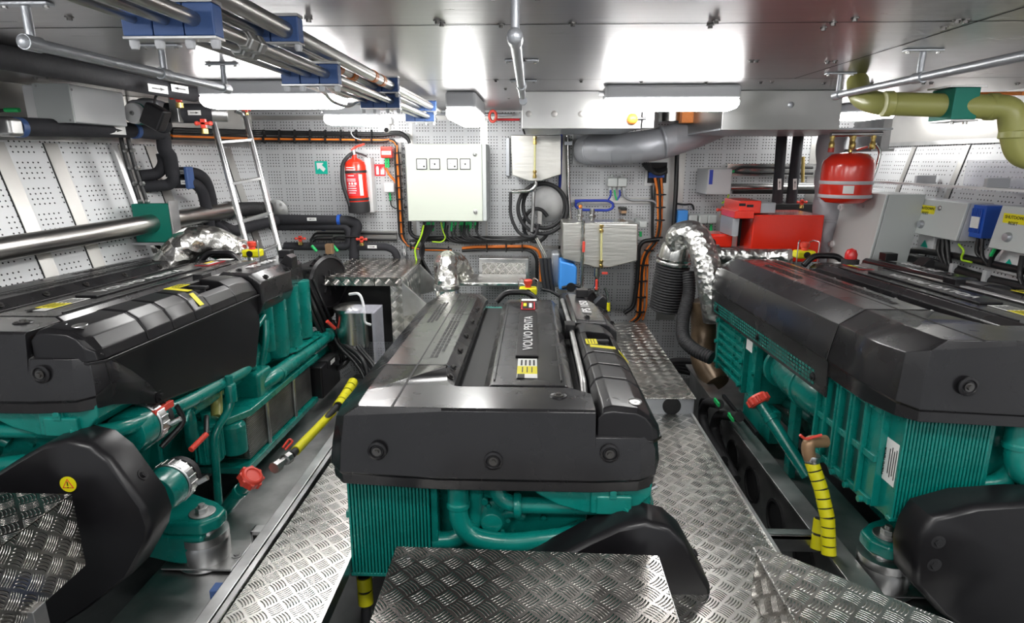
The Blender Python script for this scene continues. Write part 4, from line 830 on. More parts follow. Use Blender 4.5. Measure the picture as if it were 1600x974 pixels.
for i, (v, lab) in enumerate(((364.5, 'upper thin black cable on the grey tray behind the lagged pipes'), (374, 'lower thin black cable on the grey tray behind the lagged pipes'))):
    run([(485, v+12), (492, v), (620, v+1)], .010, 'tray_cable', 'cable', lab, 'cable', 5.56)
o = wbx(494, 361, 620, 378, 5.59).build('cable_tray', 'band', None); tag(o, 'flat grey cable tray low on the rear wall behind lagged pipes', 'cable tray')
def valve(u, v, y, label, sz=1., axis=(1, 0, 0), m='redp'):
    t = thing('ball_valve', label, 'valve', P(u, v, Y=y)); q = P(u, v, Y=y)
    MB().lathe([(.014*sz, 0), (.02*sz, .004), (.02*sz, .03*sz), (.012*sz, .034*sz)], q-Vector((0, 0, .06*sz)), ZA).build('body', 'brass', t)
    mb = MB(); mb.obox(q, (.085*sz, .02*sz, .016*sz)); mb.obox(q, (.03*sz, .02*sz, .05*sz)); mb.ball(q-Vector(axis)*.04*sz, .014*sz); mb.ball(q+Vector(axis)*.04*sz, .014*sz); mb.build('handle', m, t, .003); return t
valve(469, 373, 5.4, 'small red butterfly valve on the lower pipe left of the green sleeves'); valve(565, 374, 5.38, 'small red butterfly valve right of the vertical lagged pipe')
for u, lab in ((490, 'green cable sleeve bent over the lagged pipe, left of the copper box'), (523, 'green cable sleeve bent over the lagged pipe, right of the copper box')):
    o = run([(u-3, 384), (u+5, 393)], .014, 'cable_sleeve', 'grn', lab, 'sleeve', 5.35); 
run([(518, 380), (520, 372), (528, 370), (560, 370)], .009, 'tray_cable', 'cable', 'thin black cable rising from the green sleeve to the tray', 'cable', 5.4); run([(487, 384), (485, 376), (494, 370), (520, 369)], .009, 'tray_cable', 'cable', 'thin black cable arching from the left green sleeve', 'cable', 5.4)
one(wbx(507, 382, 519, 398, 5.2, 5.27), 'copper_box', 'bronze', 'small tan copper coloured box between the green sleeves', 'box', bevel=.005)
# flange disc on hull corner
q = P(425, 330, Y=5.45); t = thing('hull_flange', 'round steel flange on the rear wall where the black hose ends behind the ladder', 'flange', q); mb = MB(); mb.lathe([(.10, 0), (.10, .04), (.03, .05), (0, .05)], q+Vector((0, .12, 0)), (.2, -1, 0), n=32); mb.build('disc', 'alud', t)
for k in range(8): a = k*PI/4; bolt_on(t, q+Vector((.075*math.cos(a), .075, .075*math.sin(a))), (.2, -1, 0), .012, 'alud')
# ------------------------------------------------------------------ left hull side: steel pipe, clamp, lagged pipes, pump, box
A = P(-60, 400, X=-2.80); Bq = P(362, 328, Y=4.85)
t = thing('exhaust_pipe', 'long thick brushed steel pipe along the left hull side', 'pipe', (A+Bq)/2)
MB().cyl(A, Bq, .062, n=32).build('tube', 'steel', t); d = (Bq-A).normalized()
MB().lathe([(.068, 0), (.074, .005), (.074, .02), (.068, .025)], Bq-d*.05, d, n=32).build('hose_clamp', 'alu', t); MB().tube([Bq-d*.02, P(400, 326, Y=5.3), P(424, 326, Y=5.4)], .06, n=20, corr=.03).build('rubber_hose', 'rub', t)
q = P(262, 348, Y=A.y+(Bq.y-A.y)*.55); k = (A+(Bq-A)*((4.05-A.y)/(Bq.y-A.y)))
R = Matrix((XA, d.cross(XA).cross(XA)*0+YA, ZA)).transposed()
t = thing('pipe_clamp', 'big green block clamp holding the thick steel pipe on the left hull side', 'clamp', k)
MB().box(k.x-.13, k.x+.13, k.y-.045, k.y+.045, k.z-.13, k.z+.13).build('clamp_block', 'gclamp', t, .006); MB().box(k.x+.132, k.x+.142, k.y-.05, k.y+.05, k.z-.14, k.z+.15).build('clamp_plate', 'alu', t, .002); MB().box(k.x-.2, k.x+.14, k.y-.05, k.y+.05, k.z-.15, k.z-.132).build('clamp_foot', 'alu', t)
# twin cables down the hull
for i, (du, lab) in enumerate(((0, 'left of the two black cables clipped down the hull side channel'), (11, 'right of the two black cables clipped down the hull side channel'))):
    o = one(MB().tube([P(188+du, 205, Y=4.05), P(190+du, 222, Y=4.05), P(200+du, 262, Y=4.05), P(226+du, 338, Y=4.05), P(236+du, 370, Y=4.1), P(246+du, 386, Y=4.1), P(262+du*.6, 392-du, Y=4.2)], .014, fil=.1), 'hull_cable', 'cable', lab, 'cable')
    for v in (235, 262, 287, 315): 
        u = 188+du+(v-205)*.285; MB().ball(P(u, v, Y=4.04), .019, n=8).build('cable_clip', 'alud', o)
def lagged(pts, r, label, fil=.08): return one(MB().tube([Vector(p) for p in pts], r, n=16, fil=fil), 'insulated_pipe', 'foam', label, 'pipe')
o = lagged([P(-40, 196, Y=2.9), P(209, 203.5, Y=4.0), P(240, 207, Y=4.2), P(255, 208, Y=4.3), P(257, 235, Y=4.3), P(265, 243, Y=4.32), P(268, 262, Y=4.35), P(271, 276, Y=4.35)], .048, 'black lagged pipe along the upper left hull that turns down at its end', .06)
arrow_label(o, P(176, 204, Y=3.8)+Vector((.035, -.035, 0)), (.25, 1, 0), ZA, .16, .05, 1)
for u, y in ((24, 3.1), (207, 3.98)): q = P(u, 199 if u < 100 else 204, Y=y); MB().lathe([(.051, 0), (.051, .035)], q, (.08, 1, 0), n=20).build('blue_tape', 'blue', o)
mb = MB(); mb.obox(P(14, 199, Y=3.02), (.09, .09, .09)); one(mb, 'pipe_coupling', 'alud', 'grey metal coupling at the left edge on the upper lagged pipe', 'coupling', bevel=.02)
o = lagged([P(218, 275, Y=4.25), P(248, 272, Y=4.35), P(257, 255, Y=4.35), P(253, 240, Y=4.35)], .040, 'upper black lagged stub leaving the hull panel'); o = lagged([P(225, 292, Y=4.25), P(265, 289, Y=4.35), P(272, 280, Y=4.35), P(268, 262, Y=4.35)], .040, 'lower black lagged stub leaving the hull panel')
o = lagged([P(276, 270, Y=4.45), P(308, 270, Y=4.5), P(322, 282, Y=4.6), P(330, 310, Y=4.65), P(336, 352, Y=4.7), P(342, 372, Y=4.7)], .042, 'outer of the two black lagged pipes curving down beside the ladder', .14); arrow_label(o, P(283, 269, Y=4.42)+Vector((0, -.005, 0)), XA, ZA, .055, .03, -1)
o = lagged([P(272, 286, Y=4.4), P(304, 286, Y=4.45), P(316, 298, Y=4.5), P(324, 330, Y=4.55), P(328, 356, Y=4.6)], .040, 'inner of the two black lagged pipes curving down beside the ladder', .14); arrow_label(o, P(289, 285, Y=4.37)+Vector((0, -.005, 0)), XA, ZA, .055, .03, 1)
q = P(296, 278, Y=4.4); one(MB().obox(q, (.03, .09, .16)), 'blue_strap', 'blue', 'blue strap tying the two curved lagged pipes', 'strap', bevel=.01)
lagged([P(345, 352, Y=4.8), P(365, 362, Y=4.8), P(400, 352, Y=5.2), P(432, 345, Y=5.4)], .045, 'black lagged pipe low behind the ladder foot'); o = lagged([P(338, 350, Y=4.7), P(352, 362, Y=4.65), P(366, 382, Y=4.6)], .035, 'short black lagged pipe below the ladder foot with a flow label')
# grey box on the upper hull
t = thing('junction_cabinet', 'light grey rectangular box on the upper left hull above the lagged pipe', 'electrical box', P(70, 190, Y=3.6))
c0 = P(48, 130, Y=3.35); c1 = P(117, 192, Y=3.35)
B(c0.x, c1.x, 3.35, 3.36, c1.z, c0.z).build('lid', 'cabg', t, .01); B(c0.x+.003, c1.x-.003, 3.362, 3.8, c1.z+.003, c0.z-.003).build('body', 'grey', t, .008)
B(c0.x-.1, c0.x, 3.4, 3.7, c1.z+.01, c0.z).build('side_housing', 'white', t, .01)
for u, v in ((55, 134), (112, 140), (56, 186), (110, 188)): q = P(u, v, Y=3.349); MB().lathe([(.007, 0), (.006, .002)], q, (0, -1, 0), n=12).build('lid_screw', 'alud', t)
MB().cyl(P(30, 172, Y=3.38), P(8, 172, Y=3.38), .012).build('gland', 'grn', t); MB().tube([P(8, 172, Y=3.38), P(-30, 178, Y=3.38)], .009).build('cable', 'cable', t)
o = wbx(136, 140, 205, 190, 4.3, 4.32).build('backing_sheet', 'band', None, .002); tag(o, 'plain stainless backing panel behind the circulation pump', 'panel')
o = one(MB().tube([P(145, 192, Y=4.2), P(145, 152, Y=4.2), P(150, 147, Y=4.2), P(270, 150, Y=4.4)], .011, fil=.04), 'thin_cable', 'cable', 'thin black cable bending round the backing panel near the pump', 'cable')
# circulation pump
t = thing('circulation_pump', 'green and black circulation pump with a round white dial, high on the left hull side', 'pump', P(225, 180, Y=3.9))
c = P(209, 177, Y=3.85); e = Vector((-.12, -1, .02)).normalized(); mb = MB(); mb.cyl(c-e*.02, c-e*.16, .066, n=32); mb.build('motor', 'gclamp', t, .006)
mb = MB(); mb.lathe([(.064, -.02), (.064, .008), (.058, .014), (0, .014)], c, e, n=32); dial = mb.build('dial', 'white', t); MB().lathe([(.015, 0), (.013, .006), (0, .006)], c+e*.014, e, n=20).build('hub_screw', 'alud', dial); MB().lathe([(.008, 0), (.0, .003)], c+e*.018, e, n=12).build('hub_screw', 'ink', dial)
c2 = P(243, 183, Y=3.82); mb = MB(); mb.obox(c2, (.13, .09, .14), Matrix.Rotation(math.radians(28), 3, 'Y')); mb.build('terminal_box', 'blk', t, .015)
mb = MB(); mb.obox(P(232, 172, Y=3.95), (.2, .14, .12)); mb.build('pump_body', 'lag', t, .03); mb = MB(); mb.tube([P(212, 165, Y=4), P(222, 157, Y=4), P(245, 160, Y=4)], .022, fil=.05); mb.build('flange', 'galv', t)
MB().tube([P(241, 165, Y=3.85), P(243, 150, Y=3.85), P(249, 147, Y=3.85)], .007).build('cable', 'cable', t); MB().cyl(P(246, 148, Y=3.85), P(251, 146, Y=3.85), .01).build('gland', 'grn', t)
lagged([P(250, 180, Y=3.95), P(255, 196, Y=4.1)], .055, 'short lagged elbow below the pump')
o = one(MB().tube([P(188, 178, Y=4.15), P(203, 178, Y=4.15)], .04), 'brass_pipe', 'brass', 'short brass pipe stub left of the pump', 'pipe'); lagged([P(176, 178, Y=4.2), P(190, 178, Y=4.2)], .055, 'black lagging ring around the brass stub')
o = lagged([P(258, 176, Y=4.0), P(278, 177, Y=4.0), P(330, 178, Y=4.1)], .062, 'thick short black lagged pipe right of the pump with an arrow label'); arrow_label(o, P(309, 177, Y=4.0)+Vector((0, -.04, 0)), XA, ZA, .085, .03, 1)
o = one(MB().cyl(P(328, 178, Y=4.1), P(356, 179, Y=4.15), .05), 'pipe_coupling', 'alud', 'bare metal coupling at the end of the short lagged pipe beside the lamp', 'coupling', bevel=.01)
one(MB().box(P(270, 160, Y=3.98).x, P(283, 160, Y=3.98).x, 3.93, 3.98, P(270, 192, Y=3.98).z, P(270, 152, Y=3.98).z), 'steel_bracket', 'alud', 'upright steel bracket right of the pump', 'bracket', bevel=.003)
valve(279, 152, 3.85, 'red butterfly valve above the short lagged pipe beside the pump', 1.1); valve(318, 193, 3.9, 'red butterfly valve hanging below the short lagged pipe', 1.1); valve(385, 172, 4.4, 'tiny red valve behind the top of the ladder', .6)
# thick black pipe under the ceiling
A = P(-40, 75, X=-1.98); A = Vector((-1.94, 2.1, 1.865)); Bq = Vector((-1.94, 4.15, 1.865))
o = one(MB().cyl(A-Vector((0, 1.2, 0)), P(302, 147, Y=3.9), .047, n=24), 'ceiling_pipe', 'foam', 'thick black lagged pipe under the ceiling behind the left handrail', 'pipe')
for u, v, y, fl in ((247, 139, 3.3, 1), (281, 139, 3.6, -1)): arrow_label(o, P(u, v, Y=y), (.15, 1, 0), ZA, .14, .04, fl)
# ------------------------------------------------------------------ ceiling tubes and blue clamps
def ctube(x, z, y0, y1, r, label, m='steel', extra=None, grp=None):
    pts = [(x, y0, z), (x, y1, z)] if not extra else extra
    return one(MB().tube(pts, r, n=14, fil=.06), 'ceiling_tube', m, label, 'pipe', grp)
ctube(-.72, 1.865, .3, 4.75, .024, 'thickest polished tube of the ceiling bundle, furthest right in the upper row')
ctube(-.80, 1.865, .3, 4.75, .020, 'second tube of the upper ceiling row, with coloured bands')
ctube(-.86, 1.87, .3, 4.4, .013, 'thin third tube of the upper ceiling row', 'alud')
lows = [(-.745, .016, 'thickest tube of the lower ceiling row'), (-.81, .013, 'middle tube of the lower ceiling row'), (-.88, .009, 'thinnest tube at the left of the lower ceiling row')]
for i, (x, r, lab) in enumerate(lows): ctube(x, 1.80, .3, 3.9 if i == 2 else 4.75, r, lab)
for y, x, r in ((1.62, -.745, .026), (1.72, -.81, .026)):
    o = one(MB().lathe([(r*.8, 0), (r*.8, .012), (r, .016), (r, .05), (r*.75, .055), (r*.75, .07), (r, .075), (r, .10), (r*.8, .105)], (x, y, 1.80), YA, n=6), 'tube_union', 'alud', 'hexagonal tube union on the '+('thickest' if r == .026 and x > -.8 else 'middle')+' lower ceiling tube', 'fitting', bevel=.002)
for x, y in ((-.80, 2.55), (-.80, 2.75), (-.72, 2.80), (-.72, 2.95)): one(MB().lathe([(.026, 0), (.026, .05)], (x, y, 1.865), YA, n=20), 'marker_band', 'orb', 'orange marker band on the %s upper ceiling tube, %s one' % ('second' if x == -.8 else 'thickest', 'nearer' if y in (2.55, 2.80) else 'further'), 'band')
def clamp(x0, x1, y, z, n, which, row):
    t = thing('pipe_clamp', 'blue clamp block on %s ceiling tube row, %s' % (row, which), 'clamp', ((x0+x1)/2, y, z))
    w = (x1-x0)/n
    for i in range(n): B(x0+i*w+.001, x0+(i+1)*w-.001, y-.022, y+.022, z-.034, z+.034).build('clamp_half', 'blue', t, .004)
    B(x0, x1, y-.022, y+.022, z-.040, z-.034).build('clamp_plate', 'alu', t, .001); B(x0, x1, y-.022, y+.022, z+.034, z+.042).build('clamp_rail', 'alud', t)
    for i in range(n+1):
        x = min(max(x0+i*w, x0+.012), x1-.012); MB().lathe([(.008, 0), (.011, .008), (.011, .02)], (x, y, z-.058), ZA, n=10).build('cap_nut', 'lampb', t)
for y, wh in ((1.87, 'nearest in that row'), (3.19, 'beside the lamp end'), (4.4, 'furthest, near the rear wall')): clamp(-.85, -.68, y, 1.868, 2, wh, 'upper')
for y, wh in ((1.42, 'nearest, at the top edge'), (2.28, 'above the left lamp'), (3.3, 'beside the lamp end'), (4.45, 'furthest, near the rear wall')): clamp(-.91, -.70, y, 1.80, 3, wh, 'lower')
# bent tubes left of the bundle
one(MB().tube([P(470, 130, Y=2.4), P(505, 143, Y=2.9), P(520, 160, Y=3.1), P(545, 168, Y=3.2), P(560, 158, Y=3.3), P(590, 168, Y=3.6)], .008, fil=.05), 'bent_tube', 'steel', 'thin bent steel tube dipping in front of the left lamp, lower one', 'pipe')
one(MB().tube([P(503, 127, Y=2.4), P(520, 143, Y=2.8), P(540, 152, Y=3.0), P(553, 150, Y=3.2), P(590, 160, Y=3.6)], .008, fil=.05), 'bent_tube', 'steel', 'thin bent steel tube just above the lower dipping one', 'pipe')
# ------------------------------------------------------------------ handrails
def rail(pts, brackets, label, r=.017):
    t = thing('ceiling_handrail', label, 'handrail', pts[0]); MB().tube(pts, r, n=16, fil=.05).ball(pts[0], r*1.3).build('rail', 'galv', t)
    for q in brackets:
        q = Vector(q); mb = MB(); mb.cyl(q, (q.x, q.y, ZC-.01), .012); mb.cyl(q-Vector((0, .03, 0)), q+Vector((0, .03, 0)), r+.005); mb.build('stem', 'galv', t, .002)
        mb = MB(); mb.box(q.x-.075, q.x+.075, q.y-.018, q.y+.018, ZC-.010, ZC-.001); fl = mb.build('foot_plate', 'galv', t, .003)
        for s in (-1, 1): MB().cyl((q.x+s*.06, q.y, ZC-.016), (q.x+s*.06, q.y, ZC-.01), .008, n=6).build('bolt', 'steelp', t)
h0 = P(50, 68, X=-1.43); h1 = P(352, 141, X=-1.43)
rail([(-1.43, h0.y-.02, h0.z), (-1.43, h1.y, h0.z)], [(-1.43, h0.y+.0, h0.z), (-1.43, 2.42, h0.z), (-1.43, h1.y, h0.z)], 'grey ceiling handrail at the left')
one(MB().tube([(-1.75, h0.y-.1, h0.z+.02), (-2.6, h0.y+.0, h0.z+.02)], .02), 'grey_tube', 'galv', 'grey tube at the very left edge beside the handrail bend', 'pipe')
h0 = P(1600, 90, X=1.56); h1 = P(1308, 147, X=1.56); z = (h0.z+h1.z)/2
rail([(1.56, 1.0, z), (1.56, h1.y, z)], [(1.56, 2.62, z), (1.56, h1.y-.01, z)], 'grey ceiling handrail at the right')
yy0 = P(808, 60, Z=1.82).y; yy1 = P(812, 150, Z=1.82).y
rail([(-.05, yy0-.03, 1.82), (-.055, yy1, 1.82)], [(-.05, yy0, 1.82), (-.052, P(808, 93, Z=ZC).y, 1.82), (-.055, P(812, 125, Z=ZC).y, 1.82)], 'grey ceiling handrail seen end on above the control cabinet')
# ------------------------------------------------------------------ ladder
t = thing('aluminium_ladder', 'aluminium ladder leaning against the left rear corner', 'ladder', P(410, 395, Y=4.5))
tl, bl = P(330, 178, Y=4.55), P(393, 410, Y=4.35); tr, br = P(382, 178, Y=4.75), P(437, 392, Y=4.5)
MB().tube([tl, bl+(bl-tl)*.3], .022, n=16).build('side_rail', 'alu', t); MB().tube([P(368, 172, Y=4.7), tr, br+(br-tr)*.3], .022, n=16, fil=.05).build('side_rail', 'alu', t)
for v in (222, 287, 346, 400):
    k = (v-178)/(410-178); a = tl.lerp(bl, k); b = tr.lerp(br, k); MB().obox((a+b)/2, ((b-a).length, .045, .022), Matrix(((b-a).normalized(), ZA.cross((b-a).normalized()), ZA)).transposed()).build('rung', 'alu', t, .003)
# ------------------------------------------------------------------ foil elbows and exhaust
def foil_elbow(pts, r, label, m='foil', caps=None, fil=.12):
    t = thing('foil_wrapped_elbow', label, 'exhaust elbow', pts[0]); MB().tube(pts, r, n=26, fil=fil).build('foil_wrap', m, t)
    for p, d in (caps or []): MB().lathe([(r*1.08, 0), (r*1.12, .01), (r*1.12, .03), (r*1.05, .04)], p, d, n=30).build('band', 'foilf', t)
    return t
foil_elbow([P(700, 465, Y=4.55), P(697, 430, Y=4.6), P(695, 408, Y=4.7), P(715, 412, Y=5.0), P(725, 430, Y=5.1)], .092, 'foil-wrapped exhaust elbow behind the middle engine', caps=[(P(698, 452, Y=4.56), ZA)], fil=.2)
foil_elbow([P(262, 420, Y=3.9), P(292, 380, Y=4.0), P(330, 375, Y=4.1), P(372, 398, Y=4.2)], .11, 'crinkled foil-wrapped exhaust elbow behind the left engine', fil=.18)
one(B(P(290, 385, Y=4.2).x, P(375, 385, Y=4.2).x, 4.1, 4.3, P(300, 392, Y=4.2).z, P(300, 384, Y=4.2).z), 'foil_ledge', 'foilf', 'flat foil-covered ledge between the left exhaust elbow and the stop button', 'duct', bevel=.01)
t = foil_elbow([P(1062, 388, Y=4.65), P(1058, 368, Y=4.65), P(1085, 362, Y=4.55), P(1102, 400, Y=4.4), P(1112, 450, Y=4.3), P(1120, 500, Y=4.3)], .098, 'quilted foil-wrapped exhaust elbow left of the right engine', 'foilf', fil=.16)
t = thing('exhaust_silencer', 'black rubber exhaust drum with a steel neck standing left of the right engine', 'exhaust silencer', P(1045, 490, Y=4.75))
a = P(1040, 484, Y=4.75); b = P(1052, 412, Y=4.72); c = P(1060, 372, Y=4.68); d = (b-a)
MB().tube([a, b], .135, n=32, corr=.022).build('rubber_drum', 'rub', t); MB().lathe([(.138, 0), (.140, .02), (.135, .03), (.138, .04), (.14, .05)], b, d, n=36).build('hose_clamp', 'steelp', t)
MB().loft([MB().ring(b+(c-b)*.2, c-b, .13, 32), MB().ring(b+(c-b)*.7, c-b, .115, 32), MB().ring(c, c-b, .075, 32)]).build('steel_neck', 'steelp', t)
one(MB().tube([P(1075, 425, Y=4.6), P(1078, 455, Y=4.55), P(1066, 500, Y=4.4), P(1066, 530, Y=4.25), P(1085, 548, Y=4.1), P(1112, 560, Y=4.0)], .05, n=20, fil=.2, corr=.02), 'corrugated_hose', 'rub', 'black corrugated hose curving down to the right engine', 'hose')
one(MB().tube([P(1098, 470, Y=4.5), P(1100, 520, Y=4.5), P(1096, 560, Y=4.4), P(1120, 600, Y=4.2)], .095, n=22, fil=.3), 'brown_exhaust_pipe', 'brown', 'dull brown exhaust pipe behind the corrugated hose', 'pipe')
t = thing('foil_ledge', 'polished foil-covered half pipe behind the right engine stop button', 'duct', P(1180, 400, Y=4.3))
MB().tube([P(1112, 400, Y=4.45), P(1200, 402, Y=4.4), P(1235, 402, Y=4.3)], .06, n=20).build('foil_wrap', 'foilf', t); MB().lathe([(.065, 0), (.085, .01), (.085, .03), (.065, .04)], P(1115, 400, Y=4.45), XA, n=30).build('rim', 'steelp', t)
# emergency stop boxes
def estop(u, v, y, label):
    q = P(u, v, Y=y); t = thing('emergency_stop_box', label, 'emergency stop', q)
    B(q.x-.065, q.x+.065, y-.03, y+.06, q.z, q.z+.055).build('yellow_base', 'yelt', t, .014); MB().cyl((q.x, y-.031, q.z+.028), (q.x, y-.038, q.z+.028), .022).build('front_plug', 'ink', t)
    MB().lathe([(.022, 0), (.022, .02), (.028, .022), (.031, .03), (.031, .05), (.025, .056)], (q.x, y+.015, q.z+.055), ZA, n=24).build('red_button', 'redp', t)
    for s in (-1, 1): MB().tube([(q.x+s*.07, y-.04, q.z-.03), (q.x+s*.07, y-.04, q.z+.12), (q.x+s*.045, y+.0, q.z+.125), (q.x+s*.03, y+.05, q.z+.10)], .004, n=8).build('wire_guard', 'alu', t)
estop(825, 461, 4.25, 'yellow emergency stop box with red button behind the middle engine'); estop(394, 402, 4.15, 'yellow emergency stop box with red button behind the left engine'); estop(1257, 404, 4.15, 'yellow emergency stop box with red button behind the right engine')
q = P(1328, 412, Y=3.7); t = thing('beacon', 'red ribbed beacon lamp on the rear of the right engine cover', 'beacon', q); MB().lathe([(.05, 0), (.05, .025), (.035, .03)], q, ZA).build('base', 'rub', t); MB().lathe([(.035, .03), (.035, .06), (.025, .085), (0, .095)], q, ZA).build('lens', 'redt', t)
# ------------------------------------------------------------------ rear wall, middle: tanks, hoses, duct boxes
t = thing('header_tank', 'upper brushed steel tank with a brass sight glass under the duct box', 'tank', P(836, 280, Y=5.3))
pl = [(798, 211), (877, 211), (877, 273), (846, 283), (826, 283), (800, 274)]; mb = MB(); f = [P(*q, Y=5.25) for q in pl]; g_ = [p+Vector((0, .3, 0)) for p in f]; mb.loft([f, g_]); mb.build('tank_body', 'tank', t, .008)
def sight(t, u, v0, v1, y, r=.009):
    a = P(u, v0, Y=y); b = P(u-.5, v1, Y=y); MB().cyl(a, b, r).build('sight_glass', 'sight', t)
    for q, s in ((a, 1), (b, -1)):
        mb = MB(); mb.lathe([(.018, -.035), (.018, -.01), (.012, -.008), (.012, .008), (.018, .01), (.018, .03)], q, ZA, n=6); mb.cyl(q, q+Vector((0, .06, 0)), .012); mb.build('brass_fitting', 'brass', t, .002)
sight(t, 836, 219, 272, 5.2)
t = thing('oil_tank', 'larger brushed steel tank with valves and brass sight glass, lower right of the upper tank', 'tank', P(938, 415, Y=5.1))
pl = [(879, 348), (997, 350), (996, 408), (953, 418), (929, 418), (879, 405)]; mb = MB(); f = [P(*q, Y=5.0) for q in pl]; g_ = [p+Vector((0, .35, 0)) for p in f]; mb.loft([f, g_]); mb.build('tank_body', 'tank', t, .01)
a = P(945, 343, Y=5.15); B(a.x-.1, a.x+.18, 5.02, 5.3, a.z-.03, a.z-.01).build('top_hatch', 'steelp', t, .003)
sight(t, 940, 357, 412, 4.96)
for u in (906, 925): q = P(u, 345, Y=5.1); mb = MB(); mb.cyl(q, q+Vector((0, 0, .10)), .02); mb.cyl(q+Vector((0, 0, .03)), q+Vector((0, 0, .05)), .035, n=6); mb.build('filler_neck', 'steelp', t, .002)
MB().ball(P(907, 323, Y=5.1), .016).build('orange_cap', 'orb', t)
t = thing('drain_line', 'jointed steel drain line with a red lever in front of the lower tank', 'pipe', P(909, 440, Y=4.98))
a = P(911, 345, Y=4.98); b = P(909, 450, Y=4.98); L = (a-b).length; MB().lathe([(.012 if k % 2 else .018, L*k/14) for k in range(15)], b, a-b, n=12).build('tube', 'steelp', t)
MB().obox(P(912, 386, Y=4.88), (.022, .02, .09)).build('red_lever', 'redp', t, .005)
t = thing('drain_valve', 'drain valve with red lever hanging below the lower tank', 'valve', P(932, 450, Y=5.0)); a = P(933, 420, Y=5.0); b = P(932, 455, Y=5.0); MB().lathe([(.02, 0), (.028, .03), (.018, .05), (.018, .12), (.026, .13), (.02, .2)], b, a-b, n=8).build('body', 'steelp', t); MB().obox(P(932, 445, Y=4.95), (.02, .02, .09)).build('red_lever', 'redp', t, .005); MB().obox(P(945, 427, Y=5.0), (.05, .015, .02)).build('red_handle', 'redp', t, .004)
run([(878, 450), (900, 445), (925, 462), (950, 465)], .014, 'thin_hose', 'cable', 'thin black hose behind the rear of the middle engine', 'hose', 5.0); run([(945, 450), (949, 460), (950, 474)], .012, 'steel_hose', 'steelp', 'short braided steel hose right of the drain valve', 'hose', 4.9); one(MB().cyl(P(950, 473, Y=4.9), P(950, 486, Y=4.9), .018), 'yellow_sleeve', 'yelt', 'short yellow sleeve hanging at the rear of the middle engine', 'sleeve')
# hose coil
ties('cable_run.005' if 'cable_run.005' in bpy.data.objects else 'cable_run', [(760, 388), (790, 388), (815, 388)], .035, XA, 5.48)
for i, (cx, cy, rx, ry, lab) in enumerate(((848, 326, 39, 40, 'outer loop of the black hose coil between the tanks'), (850, 322, 33, 35, 'inner loop of the black hose coil between the tanks'), (838, 352, 20, 26, 'small lower loop of the black hose coil'))):
    run([(cx+rx*math.cos(a*2*PI/20+.4), cy+ry*math.sin(a*2*PI/20+.4)) for a in range(20+1-(i == 2)*3)], .017, 'hose_coil', 'rub', lab, 'hose', 5.36+.05*i, fil=.04, n=12)
run([(798, 300), (797, 340), (812, 368), (836, 372), (842, 350)], .015, 'black_hose', 'rub', 'black hose hanging left of the hose coil', 'hose', 5.3, fil=.15); run([(838, 372), (850, 395), (853, 402)], .016, 'steel_fitting_hose', 'steelp', 'steel hose end below the hose coil', 'hose', 5.25)
run([(800, 300), (830, 298), (838, 290), (836, 282)], .018, 'steel_pipe', 'steelp', 'bent steel pipe leaving the bottom of the upper tank to the left', 'pipe', 5.3); run([(834, 300), (833, 330), (831, 362)], .016, 'jointed_pipe', 'alud', 'vertical jointed pipe below the upper tank', 'pipe', 5.3)
run([(887, 212), (888, 300), (891, 345)], .018, 'steel_pipe', 'steelp', 'vertical steel pipe right of the upper tank', 'pipe', 5.45)
q = P(888, 224, Y=5.4); one(MB().obox(q, (.07, .03, .03)), 'pipe_clip', 'galv', 'small grey clip on the vertical steel pipe beside the duct elbow', 'clip')
run([(877, 205), (876, 270), (873, 320)], .012, 'blue_cable', 'bluec', 'dark blue cable hanging beside the upper tank', 'cable', 5.56)
q = P(858, 318, Y=5.55); t = one(MB().lathe([(.16, 0), (.16, .03), (.10, .04)], q, (0, -1, 0), n=36), 'round_hatch', 'alud', 'round metal hatch half hidden behind the hose coil', 'hatch')
one(wbx(840, 330, 847, 352, 5.45), 'beige_block', 'band', 'small beige block below the round hatch', 'block', bevel=.005)
# blue loop and grey boxes
run([(898, 314), (905, 313.5), (950, 313.5), (958, 318), (958, 325), (950, 329), (906, 328), (899, 322), (900, 316), (908, 313.5)], .012, 'blue_cable', 'bluec', 'bright blue cable coiled in a flat loop above the lower tank', 'cable', 5.5, fil=.08)
t = thing('socket_box', 'pale twin junction box with four cable glands above the blue loop', 'junction box', P(965, 292, Y=5.5)); wbx(950, 278, 965, 292, 5.5).build('housing', 'cabg', t, .01); wbx(966, 278, 980, 292, 5.5).build('housing', 'cabg', t, .01)
for i, u in enumerate((954, 960, 968, 975)): MB().cyl(P(u, 292, Y=5.55), P(u, 297, Y=5.55), .014, n=8).build('gland', 'cabg', t)
for u in (957, 972): MB().lathe([(.014, 0), (.014, .02), (.006, .025)], P(u, 277, Y=5.55), ZA).build('top_gland', 'cabg', t)
for u, m, lab in ((954, 'bluec', 'short blue cable from the left gland of the twin junction box'), (968, 'bluec', 'short blue cable from the third gland of the twin junction box'), (960, 'grn', 'short green cable from the second gland of the twin junction box')):
    run([(u, 297), (u+1, 305), (u-4 if m == 'bluec' else u+4, 313)], .008, 'drop_cable', m, lab, 'cable', 5.54, fil=.05)
run([(975, 297), (976, 308), (985, 313), (1018, 313), (1027, 318), (1029, 335)], .010, 'grey_cable', 'galv', 'grey cable from the right gland along the ledge to the cable riser', 'cable', 5.54, fil=.08)
o = wbx(885, 309, 1020, 318, 5.59).build('cable_ledge', 'band', None); tag(o, 'narrow metal cable ledge above the lower tank', 'cable tray')
t = thing('brown_sensor', 'small black and brown sensor above the tank hatch', 'sensor', P(975, 337, Y=5.45)); wbx(970, 325, 980, 329, 5.45).build('cap', 'cable', t, .004); wbx(971, 329, 979, 334, 5.46).build('ring', 'bronze', t, .003); wbx(972, 334, 978, 337, 5.46).build('base', 'cable', t)
